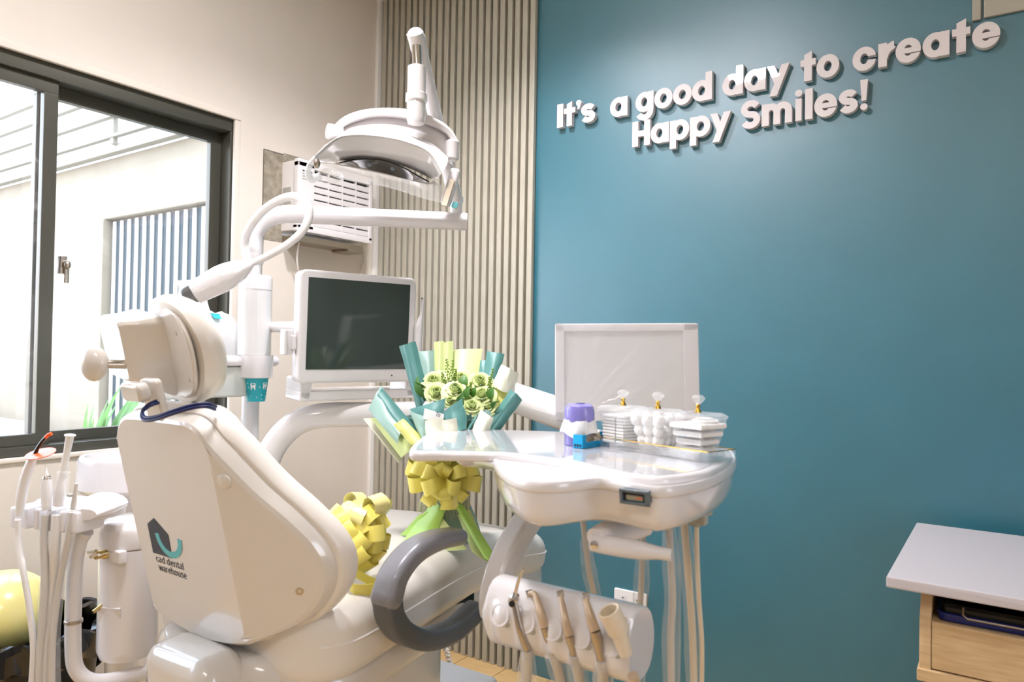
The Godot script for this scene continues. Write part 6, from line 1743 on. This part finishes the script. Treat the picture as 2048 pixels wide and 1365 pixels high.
	wrap_sheet(t, M.paper_teal, [Vector3(-1.1707, 1.1625, -1.286), Vector3(-1.0949, 1.1907, -1.3252), Vector3(-1.1222, 1.1047, -1.2719), Vector3(-1.0821, 1.1217, -1.299)], f)
	wrap_sheet(t, M.paper_teal_pale, [Vector3(-1.1581, 1.1606, -1.2705), Vector3(-1.1071, 1.1467, -1.2814), Vector3(-1.1155, 1.0967, -1.2646), Vector3(-1.0983, 1.097, -1.2763)], f)
	wrap_sheet(t, M.paper_teal, [Vector3(-1.0887, 1.158, -1.3059), Vector3(-1.0565, 1.1919, -1.3393), Vector3(-1.0604, 1.115, -1.3019), Vector3(-1.029, 1.1237, -1.3232)], f)
	wrap_sheet(t, M.paper_teal, [Vector3(-1.0585, 1.1907, -1.3381), Vector3(-1.0374, 1.1524, -1.335), Vector3(-1.0461, 1.1188, -1.3116), Vector3(-1.0299, 1.1145, -1.3228)], f * 0.4)
	wrap_sheet(t, M.paper_teal, [Vector3(-1.0305, 1.1601, -1.37), Vector3(-1.0289, 1.1312, -1.3474), Vector3(-1.0404, 1.1193, -1.3397), Vector3(-1.0427, 1.0912, -1.3266)], f)
	wrap_sheet(t, M.paper_teal_pale, [Vector3(-1.0525, 1.1687, -1.385), Vector3(-1.015, 1.1614, -1.4048), Vector3(-1.0427, 1.116, -1.3504), Vector3(-1.0116, 1.1096, -1.3717)], f)
	wrap_sheet(t, M.paper_white, [Vector3(-1.0196, 1.1657, -1.3651), Vector3(-0.9836, 1.1492, -1.3659), Vector3(-1.0247, 1.1183, -1.3384), Vector3(-0.989, 1.1084, -1.3509)], f * 1.3)
	wrap_sheet(t, M.paper_white, [Vector3(-1.1014, 1.1415, -1.2612), Vector3(-1.0661, 1.1495, -1.2791), Vector3(-1.0927, 1.0947, -1.2559), Vector3(-1.0538, 1.0961, -1.2765)], f)
	wrap_sheet(t, M.paper_white, [Vector3(-1.0698, 1.1426, -1.2767), Vector3(-1.0419, 1.1496, -1.3017), Vector3(-1.0575, 1.096, -1.2739), Vector3(-1.0307, 1.0982, -1.2983)], f)
	var cd := [Vector3(-1.1124, 1.169, -1.2712), Vector3(-1.072, 1.1563, -1.2931), Vector3(-1.1119, 1.1451, -1.266), Vector3(-1.0706, 1.1326, -1.2885)]
	var card := part(t, "card", sheet(grid4(cd[0], cd[1], cd[2], cd[3], 2, 2, Vector3.ZERO), 0.001), M.tissue)
	text_on(card, "lettering", "To", cd[0].lerp(cd[3], 0.55) + to * 0.0008, cd[1] - cd[0], cd[0] - cd[2], 0.014, 0.011, M.logo_dark)
	# roses
	var rs := [Vector3(-1.1752, 1.223, -1.3787), Vector3(-1.146, 1.1968, -1.3507), Vector3(-1.0996, 1.2042, -1.3702), Vector3(-1.1199, 1.2315, -1.4164), Vector3(-1.0759, 1.2252, -1.4345), Vector3(-1.0468, 1.1932, -1.4066), Vector3(-1.0523, 1.1693, -1.373), Vector3(-1.102, 1.1821, -1.3509), Vector3(-1.0288, 1.1688, -1.4073), Vector3(-1.1634, 1.2201, -1.4111), Vector3(-1.1024, 1.2132, -1.4287), Vector3(-1.1364, 1.1953, -1.3695)]
	var rr := [0.023, 0.022, 0.023, 0.020, 0.021, 0.022, 0.0195, 0.014, 0.016, 0.015, 0.014, 0.013]
	for k in rs.size():
		rose_into(t, rs[k], rr[k], to + Vector3(0.25 * sin(k * 2.1), 0.75, 0.2 * cos(k * 1.7)), k)
	# leaves and sprigs
	var lv := [[Vector3(-1.1782, 1.1817, -1.3532), Vector3(-1.1855, 1.2266, -1.311)], [Vector3(-1.1746, 1.1848, -1.3435), Vector3(-1.1967, 1.2403, -1.3394)], [Vector3(-1.0919, 1.2088, -1.3875), Vector3(-1.1004, 1.2447, -1.4052)], [Vector3(-1.0874, 1.1917, -1.3667), Vector3(-1.094, 1.2219, -1.3494)], [Vector3(-1.0643, 1.1867, -1.3705), Vector3(-1.0677, 1.2197, -1.3797)], [Vector3(-1.0091, 1.167, -1.3966), Vector3(-0.9887, 1.1857, -1.398)], [Vector3(-1.0606, 1.1922, -1.385), Vector3(-1.0538, 1.2164, -1.3892)], [Vector3(-1.0679, 1.1729, -1.3562), Vector3(-1.0609, 1.2055, -1.3482)], [Vector3(-1.02, 1.1876, -1.4008), Vector3(-1.0122, 1.2176, -1.4055)]]
	for l in lv: part(t, "leaf", leaf_shape(l[0], l[1], 0.012), M.leaf_green, 50)
	for s in [[Vector3(-1.139, 1.1943, -1.3919), Vector3(-1.1509, 1.2831, -1.3941), 0.007], [Vector3(-1.1349, 1.1944, -1.3947), Vector3(-1.1376, 1.2808, -1.4033), 0.006], [Vector3(-1.1441, 1.2004, -1.3883), Vector3(-1.1535, 1.2496, -1.3809), 0.006], [Vector3(-1.1319, 1.2007, -1.3967), Vector3(-1.125, 1.2588, -1.4002), 0.005], [Vector3(-1.0368, 1.1862, -1.4136), Vector3(-1.032, 1.2622, -1.4275), 0.005], [Vector3(-1.0338, 1.1862, -1.4157), Vector3(-1.033, 1.2406, -1.4151), 0.005], [Vector3(-1.0685, 1.1861, -1.3798), Vector3(-1.0637, 1.2282, -1.3822), 0.005], [Vector3(-1.0735, 1.186, -1.3764), Vector3(-1.0716, 1.2196, -1.377), 0.005]]:
		var soup := line(s[0], s[1], 0.0007, 6)
		var dd: Vector3 = s[1] - s[0]
		for k in 30:
			var q := 0.25 + 0.75 * k / 29.0
			var an := k * 2.4
			var w: float = s[2] * (1.35 - q)
			soup.append_array(ball(s[0] + dd * q + Vector3(cos(an) * w, 0.0015 * sin(k * 1.9), sin(an) * w), Vector3.ONE * 0.0021, 6))
		part(t, "sprig", soup, M.sprig_green, 60)
	# paper skirt under the tie
	var sk := Vector3(-1.1368, 0.8586, -1.4123)
	var rings := []
	for q in [[0.034, 0.0], [0.040, -0.03], [0.050, -0.07], [0.060, -0.11], [0.066, -0.150]]:
		var ring := PackedVector3Array()
		for k in 48:
			var an := TAU * k / 48
			var w: float = 1.0 + 0.10 * sin(an * 7.0) * (q[0] - 0.03) / 0.03
			ring.append(tie + Vector3(cos(an) * q[0] * w + 0.2 * (-q[1]) * 0.35, q[1], sin(an) * q[0] * w - 0.10 * (-q[1])))
		rings.append(ring)
	part(t, "paper_skirt", loft(rings, true, false), M.paper_teal_pale, 50)
	wrap_sheet(t, M.paper_green, [Vector3(-1.1358, 0.9446, -1.3385), Vector3(-1.0947, 0.9275, -1.3306), Vector3(-1.2186, 0.8274, -1.3085), Vector3(-1.1169, 0.8259, -1.3054)], f)
	wrap_sheet(t, M.paper_green, [Vector3(-1.1721, 0.9057, -1.3266), Vector3(-1.1174, 0.929, -1.3393), Vector3(-1.2443, 0.8415, -1.339), Vector3(-1.1375, 0.8701, -1.3389)], f)
	wrap_sheet(t, M.paper_green, [Vector3(-1.0802, 0.9479, -1.3402), Vector3(-1.0607, 0.94, -1.3537), Vector3(-0.9528, 0.8448, -1.2962), Vector3(-0.912, 0.8401, -1.2999)], f * 0.4)
	wrap_sheet(t, M.paper_lime, [Vector3(-1.0735, 0.9151, -1.3515), Vector3(-1.0522, 0.9264, -1.3719), Vector3(-0.9869, 0.8531, -1.2969), Vector3(-0.9327, 0.8319, -1.3102)], f * 0.5)
	wrap_sheet(t, M.paper_lime, [Vector3(-1.1535, 0.8962, -1.3274), Vector3(-1.1109, 0.9133, -1.332), Vector3(-1.1223, 0.83, -1.3259), Vector3(-1.0198, 0.8477, -1.3229)], f * 0.5)
	# fringe of tulle
	var tul := PackedVector3Array()
	for k in 150:
		var an := k * 2.39996
		var h := fmod(k * 0.6180, 1.0)
		var p := tie + Vector3(cos(an) * 0.042, -0.018 - 0.012 * h, sin(an) * 0.042)
		var p2 := p + Vector3(cos(an) * (0.016 + 0.02 * h), -0.045 - 0.02 * fmod(k * 0.37, 1.0), sin(an) * (0.016 + 0.02 * h))
		tul.append_array(tube(spline([p, (p + p2) / 2 + Vector3(cos(an * 3.0), 0.3, sin(an * 3.0)) * 0.006, p2], 3), 0.00055, 4))
	var tu := part(t, "tulle_fringe", tul, M.tulle, 50)
	tu.set_meta("kind", "stuff")
	# yellow bow at the tie: big flat loops round the front
	var bowc := Vector3(-1.1047, 0.9981, -1.3406)
	bow(t, bowc, to, 14, 0.112, 0.022, M.ribbon_yellow, 0.15, 3, 0.055, 0.45)
	bow(t, bowc + to * 0.008, to, 8, 0.078, 0.020, M.ribbon_yellow, 0.65, 5, 0.040, 0.4)
	for q in [[Vector3(-1.0904, 0.9707, -1.3206), Vector3(-1.0672, 0.9712, -1.3365), Vector3(-1.098, 0.9295, -1.3162), Vector3(-1.0612, 0.9326, -1.3413)], [Vector3(-1.1242, 0.9765, -1.3095), Vector3(-1.0982, 0.9764, -1.3151), Vector3(-1.1386, 0.9444, -1.3002), Vector3(-1.1058, 0.9388, -1.3107)]]:
		part(t, "ribbon_tail", sheet(grid4(q[0], q[1], q[2], q[3], 5, 5, f * 0.5), 0.0007), M.ribbon_yellow, 50)
	# the ball bow on the seat
	var bc := Vector3(-1.1326, 0.9088, -1.0869)
	var b := thing("ribbon_bow", "large round pull bow of glossy yellow ribbon on the chair seat", "bow", bc + Vector3(0, -0.10, 0))
	bow(b, bc, to + Vector3(0, 0.2, 0), 14, 0.078, 0.0165, M.ribbon_yellow, 0.25, 1, 0.05)
	bow(b, bc, to + Vector3(0, 0.2, 0), 14, 0.080, 0.0165, M.ribbon_yellow, 0.75, 9, 0.05)
	bow(b, bc, to + Vector3(0, 0.2, 0), 9, 0.074, 0.0165, M.ribbon_yellow, 1.25, 4, 0.05)
	bow(b, bc + Vector3(0, 0.012, -0.02), Vector3(0.1, 1, 0), 8, 0.088, 0.018, M.ribbon_pale, 0.85, 2, 0.05)
	for q in 2:
		var s: PackedVector3Array = spline([bc + Vector3(0.02, -0.05, 0.05), bc + Vector3(0.05 + 0.02 * q, -0.085, 0.06 - 0.05 * q), bc + Vector3(0.09 + 0.01 * q, -0.09, 0.02 - 0.06 * q)], 6)
		var g := []
		for p in s: g.append(PackedVector3Array([p + Vector3(0, 0.012, 0.004), p, p + Vector3(0, -0.012, -0.004)]))
		part(b, "ribbon_tail", sheet(g, 0.0007), M.ribbon_yellow, 50)
	part(b, "knot", ball(bc, Vector3.ONE * 0.018, 12), M.ribbon_yellow)

# loops set round an axis, tipped towards it by the angle given
func bow(parent: Node, c: Vector3, axis: Vector3, n: int, length: float, width: float, m: Material, tip: float, turn: int, fat: float, squash := 0.0):
	var z := axis.normalized()
	var xx := Vector3.UP.cross(z)
	xx = xx.normalized() if xx.length() > 0.1 else Vector3.RIGHT
	var yy := z.cross(xx)
	for v in 2:
		var g := []
		var k2 := 1.0 - 0.12 * v
		for i in 15:
			var a := TAU * i / 14.0
			# teardrop in the (out, up) plane
			var o := length * k2 * (1.0 - cos(a)) / 2.0
			var u := fat * 0.5 * sin(a) * (1.0 - cos(a)) * 0.62
			var w := width * (0.35 + 0.65 * sin(a / 2.0))
			g.append(PackedVector3Array([Vector3(o, -w, u), Vector3(o, -w * 0.4, u * 1.05), Vector3(o, w * 0.4, u * 1.05), Vector3(o, w, u)]))
		var me := mesh_of(sheet(g, 0.0007), 60, Vector3.ZERO)
		for k in range(v, n, 2):
			var an := TAU * k / n + turn * 0.7 + rng.randf_range(-0.2, 0.2)
			var tp := tip + rng.randf_range(-0.25, 0.25)
			var out := (xx * cos(an) + yy * sin(an)) * cos(tp) + z * sin(tp)
			var side := (-xx * sin(an) + yy * cos(an))
			var l := MeshInstance3D.new()
			l.name = "ribbon_loop"
			parent.add_child(l, true)
			l.mesh = me
			l.material_override = m
			var bs := Basis(out, side, out.cross(side)) * Basis(Vector3.RIGHT, rng.randf_range(-0.35, 0.35))
			l.transform = Transform3D(bs * (rng.randf_range(0.88, 1.06) * (1.0 - squash * absf(out.y))), c - where(parent))

# ------------------------------------------------------------ instrument trolley at the right
func trolley():
	var x0 := -0.216
	var x1 := 0.36
	var z1 := -1.765
	var z0 := -2.40
	var t := thing("trolley_cabinet", "pale wood trolley with a thick white top and one drawer at the right edge", "cabinet", Vector3(0.07, 0, -2.08))
	part(t, "table_top", bx(Vector3(x0, 0.805, z0), Vector3(x1, 0.83, z1), 0.004), M.desk_white)
	var sx := x0 + 0.060
	var zf := z1 - 0.045
	# side panel with its sloping front edge
	var pr := PackedVector2Array([Vector2(-zf, 0.625), Vector2(-zf, 0.738), Vector2(-zf + 0.045, 0.805), Vector2(-z0 - 0.03, 0.805), Vector2(-z0 - 0.03, 0.625)])
	var spn := Transform3D(Basis(Vector3.FORWARD, Vector3.UP, Vector3.RIGHT), Vector3(sx, 0, 0))
	part(t, "side_panel", slab(pr, [Vector2(0.001, 0), Vector2(0, 0.001), Vector2(0, 0.021), Vector2(0.001, 0.022)], spn), M.birch)
	part(t, "side_panel", slab(pr, [Vector2(0.001, 0), Vector2(0, 0.001), Vector2(0, 0.021), Vector2(0.001, 0.022)], Transform3D(spn.basis, Vector3(x1 - 0.08, 0, 0))), M.birch)
	part(t, "shelf", bx(Vector3(sx + 0.022, 0.726, z0 + 0.04), Vector3(x1 - 0.08, 0.737, zf - 0.004), 0.001), M.birch)
	var dr := part(t, "drawer", bx(Vector3(sx + 0.023, 0.636, zf - 0.02), Vector3(x1 - 0.081, 0.736, zf - 0.001), 0.002), M.birch)
	part(dr, "lock", turned([Vector2(0.0095, -0.002), Vector2(0.0095, 0.002), Vector2(0.007, 0.003), Vector2(0.001, 0.003)], Vector3(-0.0991, 0.6558, -1.9208), Vector3(0, 0, 1), 18), M.steel)
	part(dr, "keyhole", bx(Vector3(-0.0989, 0.6574, -1.9161) + Vector3(-0.0012, -0.004, -0.002), Vector3(-0.0989, 0.6574, -1.9161) + Vector3(0.0012, 0.004, 0.002)), M.black_plastic)
	part(t, "bottom_board", bx(Vector3(sx - 0.004, 0.606, z0 + 0.03), Vector3(x1 - 0.05, 0.633, zf + 0.006), 0.003), M.birch)
	part(t, "back_panel", bx(Vector3(sx + 0.022, 0.63, z0 + 0.03), Vector3(x1 - 0.08, 0.73, z0 + 0.04)), M.birch)
	for q in [Vector3(sx + 0.005, 0, zf - 0.05), Vector3(x1 - 0.10, 0, zf - 0.05), Vector3(sx + 0.005, 0, z0 + 0.05), Vector3(x1 - 0.10, 0, z0 + 0.05)]:
		part(t, "leg", bx(q, q + Vector3(0.036, 0.606, 0.036), 0.003), M.black_plastic)
	# blue tray with a steel-handled insert, packets behind
	var by := 0.7372
	var tr := thing("blue_tray", "dark blue plastic instrument tray on the open shelf of the trolley", "tray", Vector3(0.07, by, -1.95))
	var rx0 := sx + 0.030
	var rx1 := x1 - 0.088
	var rz1 := zf - 0.012
	var rz0 := rz1 - 0.20
	var fl := Transform3D(Basis(Vector3.RIGHT, Vector3.FORWARD, Vector3.UP), Vector3((rx0 + rx1) / 2, by, (rz0 + rz1) / 2))
	part(tr, "shell", slab(rrect(rx1 - rx0, rz1 - rz0, 0.022, 5), [Vector2(0.010, 0.0), Vector2(0.003, 0.003), Vector2(0.0, 0.018), Vector2(0.003, 0.020), Vector2(0.009, 0.018), Vector2(0.014, 0.006)], fl), M.tray_blue)
	part(tr, "insert", slab(rrect(rx1 - rx0 - 0.02, rz1 - rz0 - 0.02, 0.016, 5), [Vector2(0.0, 0.006), Vector2(0.0, 0.030), Vector2(0.006, 0.035), Vector2(0.020, 0.034), Vector2(0.026, 0.014)], fl), M.black_plastic)
	var hz := rz1 - 0.006
	part(tr, "wire_handle", tube(PackedVector3Array([Vector3(rx0 + 0.05, by + 0.034, hz - 0.006), Vector3(rx0 + 0.05, by + 0.022, hz + 0.006), Vector3(rx0 + 0.058, by + 0.017, hz + 0.009), Vector3(rx0 + 0.155, by + 0.017, hz + 0.009), Vector3(rx0 + 0.163, by + 0.022, hz + 0.006), Vector3(rx0 + 0.163, by + 0.034, hz - 0.006)]), 0.0022, 8), M.steel)
	var pk := thing("packet", "red and pink printed packet behind the blue tray on the trolley shelf", "packet", Vector3(sx + 0.15, by, z0 + 0.2))
	part(pk, "wrapper", bx(Vector3(sx + 0.065, by, -2.10), Vector3(sx + 0.20, by + 0.062, -2.03), 0.01), M.red_packet)
	part(pk, "printed_band", bx(Vector3(sx + 0.064, by + 0.01, -2.101), Vector3(sx + 0.115, by + 0.0625, -2.029), 0.01), M.pink_packet)
	single("olive_box", "dark olive box beside the red packet under the trolley top", "box", bx(Vector3(sx + 0.205, by, -2.12), Vector3(x1 - 0.09, by + 0.058, -2.03), 0.004), M.dark_olive)
